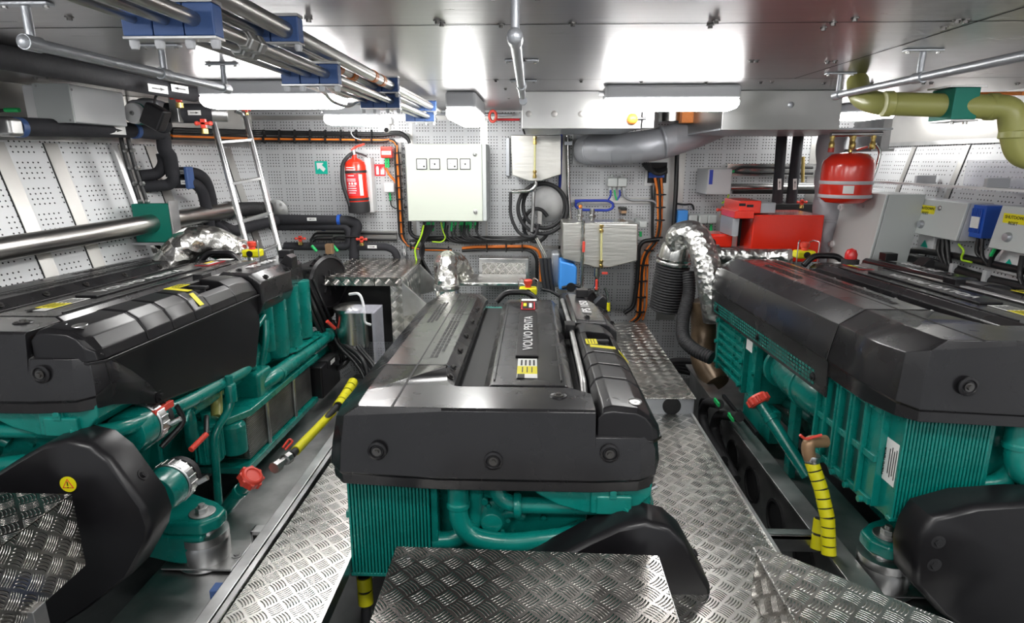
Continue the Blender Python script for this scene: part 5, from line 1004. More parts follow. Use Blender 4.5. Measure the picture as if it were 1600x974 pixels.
t = thing('socket_box', 'small pale box at the right shoulder of the lower tank', 'junction box', P(1004, 355, Y=5.3)); wbx(1000, 346, 1011, 356, 5.3).build('housing', 'cabg', t, .008); MB().cyl(P(1001, 362, Y=5.35), P(1001, 370, Y=5.35), .012).build('gland', 'grn', t)
# wall cut-out with dark hoses and the orange riser
o = wbx(1009, 247, 1042, 291, 5.6).build('cutout_frame', 'alud', None); tag(o, 'metal framed cable cut-out below the silver duct', 'frame'); wbx(1013, 254, 1041, 286, 5.595, 5.6).build('cutout_hole', 'dark', o); wbx(1014, 270, 1038, 278, 5.57, 5.59).build('blue_strip', 'blueb', o)
for i in range(4): run([(1005+3*i, 255), (1012+2*i, 265+i), (1030, 267+2*i), (1042, 262+2*i)], .018, 'dark_hose', 'rub', 'fat black hose crossing the framed cable cut-out', 'hose', 5.5-.03*i, 'black hoses at the framed cut-out', fil=.1)
for i, (du, m, lab) in enumerate(((0, 'org', 'right orange cable of the tall riser on the rear wall'), (-6, 'org', 'left orange cable of the tall riser on the rear wall'), (-3, 'cable', 'black cable between the two orange riser cables'))):
    run([(1033+du*1.6, 278), (1034+du, 300), (1033+du*.6, 350), (1029+du*.6, 375), (1012+du, 395), (1006+du, 420), (1004+du, 470), (1002+du, 495), (992+du, 503), (985, 504)], .013, 'riser_cable', m, lab, 'cable', 5.5-.01*i, fil=.18)
run([(1012, 402), (1011, 440), (1010, 480), (1004, 500)], .009, 'riser_cable', 'org', 'third orange cable beside the lower part of the riser', 'cable', 5.5)
ties('riser_cable.002', [(1033, 305), (1032, 325), (1031, 345), (1028, 372), (1014, 392), (1006, 415), (1004, 440), (1002, 465), (1000, 488)], .042, ZA, 5.49)
for u0, u1, lab in ((1024, 1020, 'left black riser cable beside the orange ones'), (1018, 1019, 'thin black riser cable nearest the lower tank')): run([(u0, 290), (u1, 330), (u1, 372)], .010, 'riser_cable', 'cable', lab, 'cable', 5.55)
run([(1058, 238), (1056, 300), (1052, 360)], .020, 'conduit', 'cable', 'thick black conduit on the rear wall right of the cut-out', 'conduit', 5.5); run([(1030, 374), (1005, 377), (998, 386), (996, 440), (990, 480), (975, 490)], .020, 'conduit', 'cable', 'thick black conduit running down beside the lower tank', 'conduit', 5.45, fil=.12)
run([(1056, 318), (1068, 320), (1082, 319), (1084, 328)], .009, 'thin_cable', 'cable', 'thin black cable from the conduit to the small grey boxes', 'cable', 5.5)
o = wbx(935, 410, 992, 484, 5.58).build('perforated_door', 'perfd', None, .003); tag(o, 'darker perforated access panel below the lower tank', 'panel')
o = wbx(1018, 384, 1032, 400, 5.58); one(wbx(1000, 376, 1013, 398, 5.55), 'slotted_strip', 'band', 'white slotted strip beside the orange riser', 'cable trunking')
# blue pump box
t = thing('blue_pump', 'bright blue pump housing behind the middle engine below the tanks', 'pump', P(888, 450, Y=5.0)); a = P(875, 408, Y=5.0); b = P(901, 454, Y=5.0); MB().prism([(a.x, a.z), (b.x-.02, a.z-.03), (b.x, a.z-.06), (b.x, b.z), (a.x-.005, b.z)], 'y', 5.0, 5.25).build('housing', 'bluew', t, .02); q = P(892, 449, Y=4.99); MB().lathe([(.04, 0), (.04, .012), (.02, .012)], q, (0, -1, 0)).build('cap', 'cable', t)
one(wbx(862, 396, 874, 450, 5.2, 5.4), 'grey_filter_column', 'galv', 'grey column left of the bright blue pump', 'column', bevel=.02)
for i in range(3): run([(846+6*i, 404), (848+6*i, 430), (852+6*i, 455)], .02, 'dark_hose', 'rub', 'black hose standing between the orange cable and the blue pump', 'hose', 5.15, 'black hoses left of the blue pump')
run([(846, 452), (860, 455), (872, 462), (880, 468)], .012, 'loom', 'cable', 'dark loom with blue ties right of the middle stop button', 'cable', 4.7)
# ceiling duct boxes
t = thing('duct_box', 'long stainless duct box under the ceiling, left of the insulated duct', 'duct box', (0, 4.4, 1.7))
zb = P(900, 201, Y=4.07).z; x0 = P(816, 142, Y=4.07).x; x1 = P(1004, 142, Y=4.07).x
B(x0, x1, 4.07, 4.083, zb, ZC-.002).build('front_sheet', 'duct', t, .002); B(x0+.002, x0+.012, 4.083, 5.0, zb, ZC-.002).build('side_sheet', 'duct', t); B(x0, x1, 4.083, 5.0, zb-.0, zb+.012).build('bottom_sheet', 'galv', t); B(x1-.012, x1-.002, 4.083, 5.0, zb, ZC-.002).build('side_sheet', 'dark', t)
for u in (826, 866, 908): q = P(u, 178, Y=4.07); MB().lathe([(.02, 0), (.018, .001)], q, (0, -1, 0), n=16).build('stain_dot', 'band', t)
t = thing('duct_box', 'long stainless duct box under the ceiling, right of the insulated duct', 'duct box', (1.5, 4.4, 1.7))
x0 = P(1132, 142, Y=4.07).x; x1 = P(1318, 145, Y=4.07).x; zb = P(1250, 203, Y=4.07).z
B(x0, x1, 4.07, 4.083, zb, ZC-.002).build('front_sheet', 'duct', t, .002); B(x0, x1+.35, 4.083, 5.2, zb, zb+.012).build('bottom_sheet', 'galv', t); B(x0+.002, x0+.014, 4.083, 5.2, zb, ZC-.002).build('side_sheet', 'duct', t); B(x1-.012, x1, 4.083, 5.2, zb, ZC-.002).build('side_sheet', 'galv', t)
q = P(1236, 164, Y=4.07); MB().lathe([(.02, 0), (.012, .008), (0, .01)], q, (0, -1, 0), n=16).build('knob', 'galv', t)
q = P(988, 186, Y=4.05); t = thing('orange_beacon', 'round orange knob on the left duct box below the right lamp', 'knob', q); MB().ball(q, .036, n=20).build('ball', 'orb', t); MB().cyl(q, q+Vector((.09, .02, .005)), .01).build('stem', 'alu', t)
one(wbx(1004, 172, 1022, 201, 4.1, 4.14), 'duct_bracket', 'alu', 'folded white bracket between the left duct box and the silver duct', 'bracket', bevel=.006)
t = thing('orange_actuator', 'orange damper actuator with black cables beside the silver duct', 'actuator', P(1078, 185, Y=4.9)); wbx(1066, 172, 1088, 192, 4.8, 4.9).build('housing', 'orb', t, .006); wbx(1088, 172, 1118, 204, 4.9, 5.1).build('gear_box', 'galv', t, .01); MB().tube(pw([(1089, 180), (1098, 192), (1104, 185), (1100, 175)], 4.8), .008).build('cable', 'cable', t)
o = wbx(896, 208, 955, 256, 5.58).build('duct_opening_frame', 'alud', None); tag(o, 'square metal frame around the silver duct opening', 'frame'); wbx(900, 212, 950, 252, 5.575, 5.58).build('duct_opening', 'galv', o)
t = thing('insulated_duct', 'fat silver cloth-lagged duct crossing under the duct boxes', 'duct', P(1000, 230, Y=5.0))
MB().tube([P(918, 234, Y=5.62), P(918, 234, Y=5.30), P(945, 233, Y=5.15), P(985, 232, Y=5.05), P(1030, 226, Y=5.0), P(1090, 206, Y=5.1), P(1150, 180, Y=5.25)], .125, n=30, fil=.2).build('lagging', 'lag', t)
for u, v, y, dd in ((925, 234, 5.26, (.6, -.7, 0)), (955, 233, 5.12, (1, -.2, 0)), (983, 232, 5.06, (1, -.1, 0)), (1035, 222, 4.95, (1, 0, .25))): MB().lathe([(.124, 0), (.1275, .006), (.1275, .014), (.124, .02)], P(u, v, Y=y), dd, n=36).build('lagging_seam', 'lag', t)
q = P(1048, 190, Y=4.95); MB().lathe([(.095, 0), (.095, .09), (.105, .1), (.105, .13), (.095, .14), (.095, .2)], q, ZA, n=30).build('clamp_ring', 'steelp', t)
# orange hook ring and red bits near the rear ceiling
q = P(770, 176, Y=5.3); t = thing('orange_sprinkler', 'small orange ring nozzle hanging at the rear ceiling right of the short lamp', 'nozzle', q); MB().tube([q+Vector((.03*math.cos(a*PI/6), 0, -.03+.045*math.sin(a*PI/6))) for a in range(13)], .012, fil=.01).build('ring', 'redp', t)
run([(680, 178), (800, 180)], .012, 'conduit', 'galv', 'horizontal conduit along the top of the rear wall', 'conduit', 5.5); run([(775, 187), (812, 187)], .010, 'red_conduit', 'rprint', 'thin red line at the top of the rear wall behind the handrail', 'conduit', 5.5)
o = wbx(790, 215, 796, 275, 5.55).build('slotted_bar', 'galv', None, .003); tag(o, 'slotted steel bar left of the upper tank', 'bar')
# ------------------------------------------------------------------ rear wall, right: boxes, red units, pipes
t = thing('grey_junction_box', 'square grey metal box on the rear wall with a green gland', 'electrical box', P(1120, 300, Y=5.3)); a = P(1107, 264, Y=5.25); b = P(1141, 304, Y=5.25); B(a.x, b.x, 5.262, 5.6, b.z, a.z).build('body', 'lampb', t, .004); B(a.x, b.x, 5.25, 5.26, b.z, a.z).build('lid', 'grey', t, .004); q = P(1111, 277, Y=5.249); card(q, XA, ZA, .03, .12).build('data_plate', 'bluec', t)
MB().cyl(P(1143, 268, Y=5.3), P(1147, 268, Y=5.3), .012).build('gland', 'grn', t)
run([(1139, 303), (1136, 312), (1128, 318)], .007, 'earth_cable', 'gry', 'thin green and yellow wire under the square grey box', 'cable', 5.35)
for i, v in enumerate((261, 270)): run([(1146, 268), (1158, v), (1270, v+1)], .012, 'cable_run', 'cable', ('upper' if i == 0 else 'lower')+' black cable right of the square grey box', 'cable', 5.5)
o = wbx(1137, 256, 1280, 275, 5.59).build('backing_plate', 'steelp', None); tag(o, 'polished backing plate behind the two cables right of the grey box', 'plate')
run([(1141, 293), (1285, 293)], .034, 'steel_pipe', 'steelp', 'horizontal polished pipe on the rear wall behind the black risers', 'pipe', 5.5)
run([(1145, 300), (1285, 300)], .018, 'black_pipe', 'cable', 'thin black pipe just under the polished horizontal pipe', 'pipe', 5.5)
for u0, u1, lab in ((1222, 1214, 'left black lagged riser pipe in front of the polished pipe'), (1248, 1236, 'right black lagged riser pipe in front of the polished pipe')):
    o = run([(u0, 208), (u1, 318)], .042, 'insulated_pipe', 'foam', lab, 'pipe', 5.2, n=16); q = P((u0+u1)/2, 288, Y=5.15); arrow_label(o, q, (-.1, 0, 1), (-1, 0, -.1), .09, .03, 1)
one(wbx(1200, 318, 1275, 400, 5.45, 5.6), 'dark_housing', 'dark', 'dark housing behind the lagged riser pipes', 'housing', bevel=.01)
run([(1255, 245), (1254, 285)], .014, 'brass_valve_line', 'brass', 'brass valve line right of the black risers', 'valve', 5.3)
valve(1253, 316, 5.2, 'red valve handle between the risers and the silver lagged column', .9)
t = thing('lagged_column', 'grey quilted cloth-lagged vertical duct behind the red tank', 'duct', P(1290, 400, Y=4.9)); a = P(1300, 210, Y=4.95); b = P(1288, 410, Y=4.95)
pts = [a.lerp(b, k/9)+Vector((.012*(-1)**k, 0, 0)) for k in range(10)]; MB().tube(pts, .105, n=24).build('lagging', 'lag', t)
for k in range(1, 6): q = a.lerp(b, k/6); MB().lathe([(.108, 0), (.098, .01), (.108, .02)], q, (.05, 0, 1), n=24).build('tie_band', 'lag', t)
# blue box and grey sockets
one(wbx(1060, 329, 1074, 352, 5.45), 'blue_box', 'bluew', 'small bright blue box beside the black conduit on the rear wall', 'box', bevel=.006)
for u, lab in ((1077, 'left'), (1093, 'middle'), (1107, 'right')):
    t = thing('socket_box', lab+' one of the three small pale boxes above the foil elbow', 'junction box', P(u+6, 350, Y=5.4)); wbx(u, 336, u+13, 350, 5.45).build('housing', 'cabg', t, .014, seg=3); MB().cyl(P(u+4, 351, Y=5.52), P(u+4, 362, Y=5.52), .012).build('gland', 'grn' if lab != 'left' else 'cabg', t)
run([(1133, 322), (1131, 345), (1133, 365)], .022, 'dark_hose', 'rub', 'short black hose left of the red units', 'hose', 5.3); valve(1130, 328, 5.2, 'red handle at the top of the short black hose', 1.1)
# red units
t = thing('red_generator', 'large bright red generator box behind the right engine', 'generator', P(1230, 400, Y=4.8)); a = P(1178, 336, Y=4.7); b = P(1281, 400, Y=4.7); B(a.x, b.x, 4.7, 5.2, b.z-.05, a.z).build('housing', 'red', t, .01)
t = thing('red_charger', 'flat red and grey device on top of the red generator', 'device', P(1180, 335, Y=4.75)); a = P(1156, 314, Y=4.72); b = P(1213, 334, Y=4.72); B(a.x, b.x-.12, 4.72, 5.1, b.z, a.z).build('housing', 'red', t, .008); B(b.x-.12, b.x, 4.74, 5.1, b.z, a.z-.015).build('grey_end', 'galv', t, .006)
for u, v in ((1160, 320), (1172, 322)): q = P(u, v, Y=4.718); card(q, XA, ZA, .05, .02).build('dark_slot', 'dark', t)
t = thing('red_charger', 'second flat red device under the upper one, left of the generator box', 'device', P(1160, 345, Y=4.7)); a = P(1149, 330, Y=4.66); b = P(1178, 342, Y=4.66); B(a.x, b.x, 4.66, 5.0, b.z, a.z).build('housing', 'red', t, .006); B(a.x, a.x+.05, 4.7, 5.0, P(1149, 370, Y=4.66).z, b.z).build('bracket', 'galv', t)
t = thing('red_fan_unit', 'small red unit with a metal end beside the foil elbow', 'unit', P(1125, 385, Y=4.9)); a = P(1103, 366, Y=4.85); b = P(1144, 388, Y=4.85); B(a.x, b.x, 4.85, 5.1, b.z, a.z).build('housing', 'red', t, .02); B(b.x, b.x+.05, 4.88, 5.05, b.z, a.z-.01).build('metal_end', 'alu', t, .01); MB().lathe([(.05, 0), (.05, .02), (0, .03)], P(1108, 381, Y=4.85), (0, -1, 0)).build('fan_cap', 'cable', t)
one(wbx(1146, 338, 1177, 385, 4.95, 5.2), 'dark_cabinet', 'dark', 'dark box between the small red unit and the red generator', 'box', bevel=.01)
# expansion tank
t = thing('expansion_tank', 'shiny red round expansion tank strapped to the wall above the grey cabinet', 'expansion tank', P(1320, 320, Y=4.5))
b = P(1318, 316, Y=4.5); a = P(1328, 240, Y=4.5); d = (a-b); L = d.length; r = .172
MB().lathe([(.05, -.01), (r*.75, .0), (r*.97, .035), (r, .06), (r, L-.09), (r*.96, L-.05), (r*.7, L-.005), (.03, L+.01)], b, d, n=48).build('vessel', 'red', t)
for z in (L*.38, L*.10): MB().lathe([(r+.004, 0), (r+.006, .004), (r+.006, .02), (r+.004, .024)], b+d.normalized()*z, d, n=48).build('strap', 'lampb', t)
MB().lathe([(.014, 0), (.014, .10), (.02, .105), (.02, .12)], b+d*1.02, ZA, n=12).build('neck', 'brass', t)
q = P(1300, 290, Y=4.33); arc_card(L*.20, L*.36, -.55, -.15, r+.002, 'paper', 'label_film', t, b, d.normalized())
t = thing('valve_manifold', 'brass valve manifold under a steel bracket above the red tank', 'manifold', P(1335, 225, Y=4.5))
a = P(1298, 210, Y=4.45); b2 = P(1378, 209, Y=4.45); MB().tube([a, b2], .018).build('bar', 'steelp', t)
for u, m in ((1300, 'redp'), (1333, 'brass'), (1364, 'brass')):
    q = P(u, 222, Y=4.45); MB().lathe([(.014, -.05), (.02, -.04), (.02, -.01), (.014, 0), (.014, .02), (.019, .03), (.012, .06)], q, ZA, n=8).build('valve_body', 'brass', t)
    if m == 'redp': MB().cyl(q-Vector((0, 0, .07)), q-Vector((0, 0, .04)), .02).build('red_cap', 'redp', t)
MB().obox(P(1347, 232, Y=4.42), (.07, .02, .014), Matrix.Rotation(-.3, 3, 'Y')).build('red_handle', 'redp', t)
MB().tube(pw([(1368, 225), (1376, 236), (1370, 262), (1358, 292)], 4.5), .012, fil=.08).build('drain_tube', 'steelp', t)
mb = MB(); q0 = P(1378, 185, Y=4.5); q1 = P(1393, 232, Y=4.5); mb.box(q1.x-.08, q1.x-.02, 4.5, 4.9, q1.z, q0.z); mb.box(q1.x-.14, q1.x+.02, 4.5, 4.9, q1.z-.02, q1.z); one(mb, 'wall_bracket', 'alud', 'steel angle bracket right of the red tank', 'bracket')
# olive drain pipe and green clamp
t = thing('olive_drain_pipe', 'thick olive plastic drain pipe at the upper right', 'pipe', P(1450, 165, Y=3.2))
pts = [P(1340, 128, Y=3.35), P(1343, 152, Y=3.2), P(1372, 162, Y=3.05), P(1400, 162.5, Y=3.0), P(1545, 167, Y=2.85), P(1580, 168, Y=2.8), P(1583, 205, Y=2.8), P(1592, 245, Y=2.8), P(1660, 250, Y=2.8)]
MB().tube([Vector(p) for p in pts], .052, n=28, fil=.14).build('tube', 'olive', t)
for i, dd in ((3, (1, -.1, 0)), (4, (1, -.1, 0))):
    MB().lathe([(.054, 0), (.058, .004), (.058, .035), (.053, .04)], pts[i]+Vector((-.06 if i == 3 else -.01, 0, 0)), dd, n=32).build('socket_collar', 'olive', t)
MB().lathe([(.053, 0), (.058, .004), (.058, .03), (.053, .034)], P(1583, 217, Y=2.8), ZA, n=32).build('socket_collar', 'olive', t)
q = P(1490, 165, Y=2.92); t = thing('pipe_clamp', 'green block clamp around the olive drain pipe', 'clamp', q); B(q.x-.055, q.x+.055, 2.84, 3.0, q.z-.065, q.z+.07).build('clamp_block', 'gclamp', t, .004); B(q.x-.06, q.x+.06, 2.83, 3.01, q.z-.073, q.z-.066).build('clamp_plate', 'alu', t); B(q.x-.08, q.x+.08, 2.84, 3.0, q.z+.071, q.z+.079).build('clamp_rail', 'alu', t)
for s in (-.03, .03): MB().cyl((q.x+s, 2.87, q.z-.085), (q.x+s, 2.87, q.z-.073), .01, n=6).build('bolt', 'steelp', t)
# grey cabinet on the right hull
def lean_box(name, label, cat, x, y0, y1, z0, z1, dep, tilt, m='cabg', doorm='cabg'):
    """box on the right hull: door face towards -x, tilted like the hull"""
    t = thing(name, label, cat, (x, (y0+y1)/2, z0)); sh = lambda z: -tilt*(z1-z)
    def L(dx0, dx1): return [[(x+sh(z)+dx, y, z) for dx, z in ((dx0, z0), (dx1, z0), (dx1, z1), (dx0, z1))] for y in (y0, y1)]
    MB().loft(L(.022, dep)).build('body', m, t, .004); MB().loft(L(0, .02)).build('door', doorm, t, .006)
    return t, (lambda y, z, d=0: Vector((x+sh(z)-d, y, z)))
a = P(1320, 296, X=2.45); b = P(1385, 306, X=2.45)
t, F = lean_box('grey_cabinet', 'tall light grey steel cabinet on the right hull behind the right engine', 'electrical cabinet', 2.45, b.y, a.y, .66, (a.z+b.z)/2, .27, .12)
for z, y, m in ((1.14, a.y-.03, 'white'), (.85, a.y-.03, 'white')): MB().lathe([(.03, 0), (.03, .015), (.018, .02), (.018, .03)], F(y, z), (-1, 0, 0), n=20).build('hinge_cap', m, t)
MB().lathe([(.013, 0), (.013, .006)], F(b.y+.25, 1.17), (-1, 0, 0), n=16).build('lock', 'alud', t); q = F(a.y-.06, 1.245, .001); MB().box(q.x-.002, q.x, q.y-.04, q.y+.03, q.z-.01, q.z+.008).build('maker_plate', 'alud', t)
def reset_box(u0, v0, u1, v1, zb, label, dep=.16, names=True):
    a = P(u0, v0, X=2.72); b = P(u1, v1, X=2.72); zt = (a.z+b.z)/2; t, F = lean_box('shutdown_reset_box', label, 'control box', 2.72, b.y, a.y, zb, zt, dep, .15, 'lampb')
    w = a.y-b.y; q = F(a.y-w*.27, zt-.075, .001)
    lb = MB().box(q.x-.002, q.x, q.y-.085, q.y+.085, q.z-.034, q.z+.034).build('yellow_label', 'yel', t)
    text('lettering', 'SHUTDOWN', .026, (q.x-.0025, q.y+.072, q.z+.006), (0, -1, 0), ZA, 'ink', lb, .0005, bold=.01); text('lettering', 'RESET', .026, (q.x-.0025, q.y+.040, q.z-.027), (0, -1, 0), ZA, 'ink', lb, .0005, bold=.01)
    kn = MB(); kn.lathe([(.028, 0), (.028, .01), (.022, .022), (0, .024)], F(a.y-w*.26, zt-.17), (-1, 0, 0), n=24); kn.build('reset_knob', 'galv', t)
    if names: MB().lathe([(.017, 0), (.017, .006), (.006, .012)], F(a.y-w*.52, zt-.05), (-1, 0, 0), n=20).build('lock', 'alud', t)
    return t, F, a, b, zt
reset_box(1434, 311, 1513, 316, 1.0, 'control box with yellow SHUTDOWN RESET label, left of the blue inverter')
reset_box(1566, 322, 1680, 330, 1.0, 'control box with yellow SHUTDOWN RESET label at the right edge, beyond the blue inverter', names=False)
# blue inverter
a = P(1536, 319, X=2.85); b = P(1562, 321, X=2.85); t = thing('blue_inverter', 'ribbed blue inverter between the two shutdown reset boxes', 'inverter', (2.85, a.y, 1.0))
mb = MB(); mb.box(2.76, 2.9, b.y-.02, a.y+.0, 1.03, a.z)
for k in range(9): mb.box(2.75, 2.762, b.y+(a.y-b.y)*k/9, b.y+(a.y-b.y)*(k+.5)/9, 1.06, a.z-.02)
mb.build('housing', 'blueb', t, .006); B(2.744, 2.748, b.y+.0, b.y+.07, a.z-.14, a.z-.07).build('warning_label', 'paper', t)
MB().tube([(2.8, b.y+.05, 1.03), (2.8, b.y+.05, .93), (2.82, b.y-.05, .88)], .013).build('cable', 'cable', t)
# sockets and cables below
for u, v, lab in ((1446, 375, 'white double socket box on the hull under the left reset box'), (1578, 405, 'white double socket box on the hull under the right reset box')):
    q = P(u, v, X=2.80); t = thing('socket_box', lab, 'socket', q); MB().box(2.80, 2.86, q.y-.09, q.y+.09, q.z-.09, q.z+.06).build('housing', 'white', t, .01); MB().loft([[(2.798, q.y-.04, q.z-.05), (2.798, q.y+.04, q.z-.05), (2.798, q.y, q.z)], [(2.796, q.y-.04, q.z-.05), (2.796, q.y+.04, q.z-.05), (2.796, q.y, q.z)]]).build('green_mark', 'sgreen', t)
    for s in (-.12, .12): MB().cyl((2.83, q.y+s, q.z-.02), (2.83, q.y+s*.7, q.z-.02), .014).build('gland', 'grey', t)
def rx(pts, r, name, m, lab, x=2.78, fil=.1): return one(MB().tube([P(*q, X=x) for q in pts], r, n=12, fil=fil), name, m, lab, 'cable')
rx([(1424, 392), (1440, 392), (1500, 401), (1560, 415), (1640, 432)], .022, 'cable_bundle', 'cable', 'upper black cable bundle along the right hull below the reset boxes'); rx([(1423, 403), (1440, 407), (1480, 418), (1530, 435), (1650, 462)], .034, 'cable_bundle', 'cable', 'thick lower black cable bundle along the right hull', 2.75)
for i, u in enumerate((1468, 1474, 1480)): rx([(u, 374), (u-3+2*i, 390), (u+4, 410+3*i), (u+16, 424+2*i), (u+50, 432+2*i)], .014, 'drop_cable', 'cable', ('left', 'middle', 'right')[i]+' of three black cables dropping from the left reset box', 2.74)
rx([(1422, 395), (1421, 404), (1428, 408)], .016, 'drop_cable', 'cable', 'short black loop at the left end of the hull cable bundles'); rx([(1498, 382), (1507, 392), (1502, 402), (1503, 407), (1518, 410)], .007, 'earth_cable', 'gry', 'green and yellow wire dropping beside the blue inverter', 2.74); rx([(1535, 373), (1534, 402), (1545, 415)], .011, 'drop_cable', 'cable', 'black cable dropping from the blue inverter', 2.76); rx([(1562, 388), (1550, 402), (1546, 416)], .014, 'drop_cable', 'cable', 'black cable dropping left of the right socket box', 2.76); rx([(1555, 388), (1548, 400)], .010, 'earth_cable', 'grn', 'short green cable beside the right socket box', 2.73); rx([(1598, 400), (1592, 430), (1600, 450)], .014, 'drop_cable', 'cable', 'black cable at the right edge below the second reset box', 2.74)
for u, v in ((1488, 424), (1540, 435)): q = P(u, v, X=2.72); one(MB().obox(q, (.03, .035, .10)), 'cable_tie', 'grey', 'pale cable tie on the thick hull bundle, %s one' % ('left' if u < 1500 else 'right'), 'cable tie', bevel=.004)
# acrylic shelf over the boxes
t = thing('acrylic_shelf', 'clear acrylic shelf over the reset boxes with a white front rail', 'shelf', (2.8, 3.6, 1.33)); B(2.62, 3.0, 2.6, 4.75, 1.325, 1.331).build('shelf_sheet', 'glass', t); B(2.62, 2.65, 2.6, 4.75, 1.332, 1.345).build('front_rail', 'white', t); B(2.97, 2.976, 2.6, 4.3, 1.331, 1.50).build('back_sheet', 'glass', t)
for y in (3.9, 4.6): MB().obox((2.9, y, 1.36), (.14, .03, .06)).build('bracket', 'grey', t, .004)
one(MB().tube([P(1380, 300, X=2.75), P(1300, 294, X=2.4)], .02), 'flat_rail', 'lampb', 'grey flat rail running from the red tank strap to the cabinet', 'rail')
# hull side right: orange cable at far right
one(MB().tube([P(1600, 163, X=2.95), P(1640, 160, X=2.95)], .01), 'orange_cable', 'org', 'short orange cable at the right edge below the ceiling', 'cable')
run([(1340, 150, 4.9), (1430, 148, 4.2), (1600, 146, 3.3)], .01, 'ceiling_strip', 'orb', 'thin orange line along the right ceiling edge behind the olive pipe', 'cable')
# ------------------------------------------------------------------ hoses with yellow wrap near the engines
def wrapped(pts, r, label, wraps=9):
    t = thing('wrapped_hose', label, 'hose', pts[0]); MB().tube(pts, r, n=16, fil=.12).build('hose', 'rub', t)
    pts = [Vector(p) for p in pts]; Ls = [0]
    for i in range(1, len(pts)): Ls.append(Ls[-1]+(pts[i]-pts[i-1]).length)
    for k in range(wraps):
        s = Ls[-1]*(k+.5)/wraps; j = max(i for i in range(len(Ls)-1) if Ls[i] <= s); w = (s-Ls[j])/(Ls[j+1]-Ls[j]); c = pts[j].lerp(pts[j+1], w); d = (pts[j+1]-pts[j]).normalized(); l = Ls[-1]/wraps*.84
        MB().lathe([(r+.001, -l/2), (r+.005, -l/2), (r+.005, l/2), (r+.001, l/2)], c, d, n=20).build('yellow_wrap', 'yelt', t)
    return t
wrapped([P(1268, 722, Y=2.35), P(1283, 765, Y=2.3), P(1293, 810, Y=2.25), P(1295, 868, Y=2.2)], .024, 'black hose wrapped in yellow spiral hanging at the right engine mount', 10)
wrapped([P(1282, 810, Y=2.32), P(1276, 860, Y=2.28)], .022, 'short yellow-wrapped hose just left of the longer one', 2)
t = thing('hose_elbow', 'tan bronze elbow with a red cord above the yellow-wrapped hose', 'fitting', P(1265, 700, Y=2.35)); MB().tube([P(1290, 690, Y=2.38), P(1264, 690, Y=2.36), P(1262, 706, Y=2.35), P(1268, 722, Y=2.35)], .027, n=18, fil=.04).build('elbow', 'bronze', t); MB().lathe([(.030, 0), (.032, .004), (.032, .03), (.030, .034)], P(1268, 722, Y=2.35), (0, 0, 1), n=20).build('hose_clamp', 'alu', t); MB().tube([P(1250, 680, Y=2.33), P(1258, 687, Y=2.33), P(1284, 680, Y=2.33)], .006, n=8).build('red_cord', 'redp', t)
wrapped([P(552, 597, Y=3.9), P(540, 618, Y=3.7), P(528, 636, Y=3.5)], .03, 'yellow-wrapped hose beside the rear of the left engine', 5)
wrapped([P(526, 636, Y=3.5), P(500, 665, Y=3.2), P(455, 712, Y=2.75)], .020, 'yellow hose running down along the left bed beam', 1)
one(MB().lathe([(.03, 0), (.03, .04), (.02, .05), (.02, .08), (.03, .085), (.03, .12)], P(428, 732, Y=2.62), P(455, 712, Y=2.75)-P(428, 732, Y=2.62), n=8), 'hose_fitting', 'alud', 'hexagonal metal fitting at the end of the yellow hose', 'fitting'); one(MB().tube([P(442, 700, Y=2.7), P(452, 686, Y=2.75), P(458, 690, Y=2.75), P(446, 703, Y=2.7)], .006, n=8), 'looped_cord', 'redp', 'looped red cord beside the yellow hose', 'cord')
wrapped([P(569, 900, Y=2.1), P(572, 945, Y=2.08)], .026, 'yellow-wrapped hose below the ribbed cooler of the middle engine', 2); one(MB().tube([P(572, 945, Y=2.08), P(572, 990, Y=2.05)], .02), 'hose_end', 'rub', 'black hose end under the yellow wrap at the treadplate step', 'hose')
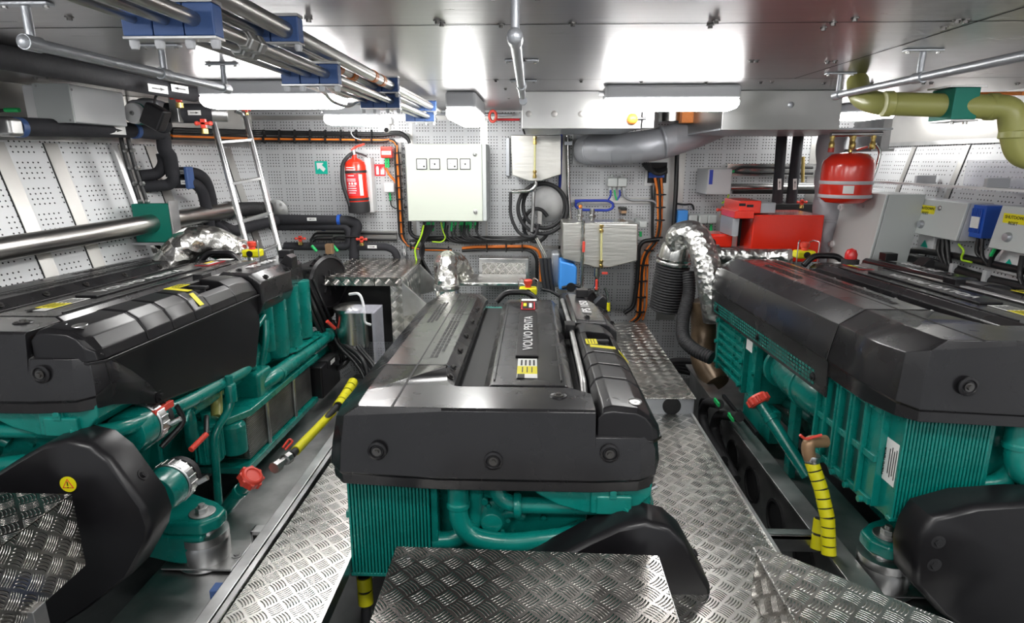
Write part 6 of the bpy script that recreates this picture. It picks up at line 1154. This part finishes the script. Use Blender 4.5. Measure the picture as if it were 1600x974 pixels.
# black hoses with green sleeves by the right engine
for i, (pts, lab) in enumerate((([(1124, 632), (1104, 628), (1096, 645), (1102, 672), (1130, 720)], 'left black hose with green sleeve at the foot of the right engine'), ([(1155, 652), (1122, 648), (1114, 668), (1125, 700), (1150, 750)], 'right black hose with green sleeve at the foot of the right engine'))):
    o = one(MB().tube([P(*q, X=1.18+.05*i) for q in pts], .030, n=16, fil=.10), 'black_hose', 'rub', lab, 'hose'); q = P(1120 if i == 0 else 1142, 629 if i == 0 else 652, X=1.15+.05*i); MB().obox(q, (.012, .09, .022), Matrix.Rotation(0, 3, 'X')).build('green_sleeve', 'grn', o)
t = thing('black_valve_plate', 'pair of black square plates at the foot of the right engine', 'plate', P(1150, 650, X=1.3)); 
for u0, u1, v0, v1 in ((1128, 1152, 616, 652), (1152, 1180, 640, 682)):
    a = P(u0, v0, X=1.28); b = P(u1, v1, X=1.28); B(1.28, 1.30, b.y, a.y, b.z, a.z).build('square_plate', 'blk', t, .003)
# strainer with acrylic guard behind left engine
t = thing('sea_strainer', 'steel strainer drum between the left engine and the locker', 'strainer', P(555, 500, Y=4.4)); a = P(553, 540, Y=4.4); b = P(556, 472, Y=4.4); MB().lathe([(.12, 0), (.12, .28), (.135, .285), (.135, .31), (.10, .33), (.0, .34)], a, ZA, n=36).build('drum', 'steelp', t); MB().tube([P(546, 460, Y=4.35), P(562, 458, Y=4.3), P(568, 475, Y=4.3), P(570, 505, Y=4.3), P(580, 508, Y=4.3)], .010, fil=.05).build('white_hose', 'white', t)
mb = MB(); mb.box(P(545, 490, Y=4.2).x, P(590, 490, Y=4.2).x, 4.1, 4.35, .43, .436); mb.box(P(586, 490, Y=4.2).x, P(590, 490, Y=4.2).x, 4.1, 4.35, .0, .43); one(mb, 'acrylic_guard', 'glass', 'bent clear acrylic guard over the steel strainer', 'guard')
rn = random.Random(3)
for i in range(7):
    x = rn.uniform(-8, 8); o = run([(515+4*i, 500+rn.uniform(-10, 10), 4.5), (530+5*i+x, 540, 4.3), (560+5*i+x, 570+rn.uniform(-15, 15), 4.2), (575+4*i, 600, 4.1), (560+3*i, 640, 4.0)], .014+.006*(i % 2), 'engine_loom', 'cable', 'black cable in the tangle between the left engine and the locker', 'cable', 4.3, 'tangled black cables behind the left engine', fil=.15)
run([(590, 575, 4.0), (598, 590, 3.9)], .012, 'red_boot', 'redp', 'red rubber boot in the cable tangle behind the left engine', 'boot', 4.0)
for i in range(4): run([(960+10*i, 590+3*i, 4.6), (1010+4*i, 580-4*i, 4.8), (1060, 560+6*i, 4.9), (1120, 575+5*i, 4.8)], .03, 'dark_hose', 'rub', 'dark hose on the bilge behind the raised walkway box', 'hose', 4.8, 'dark hoses behind the raised walkway', fil=.2)
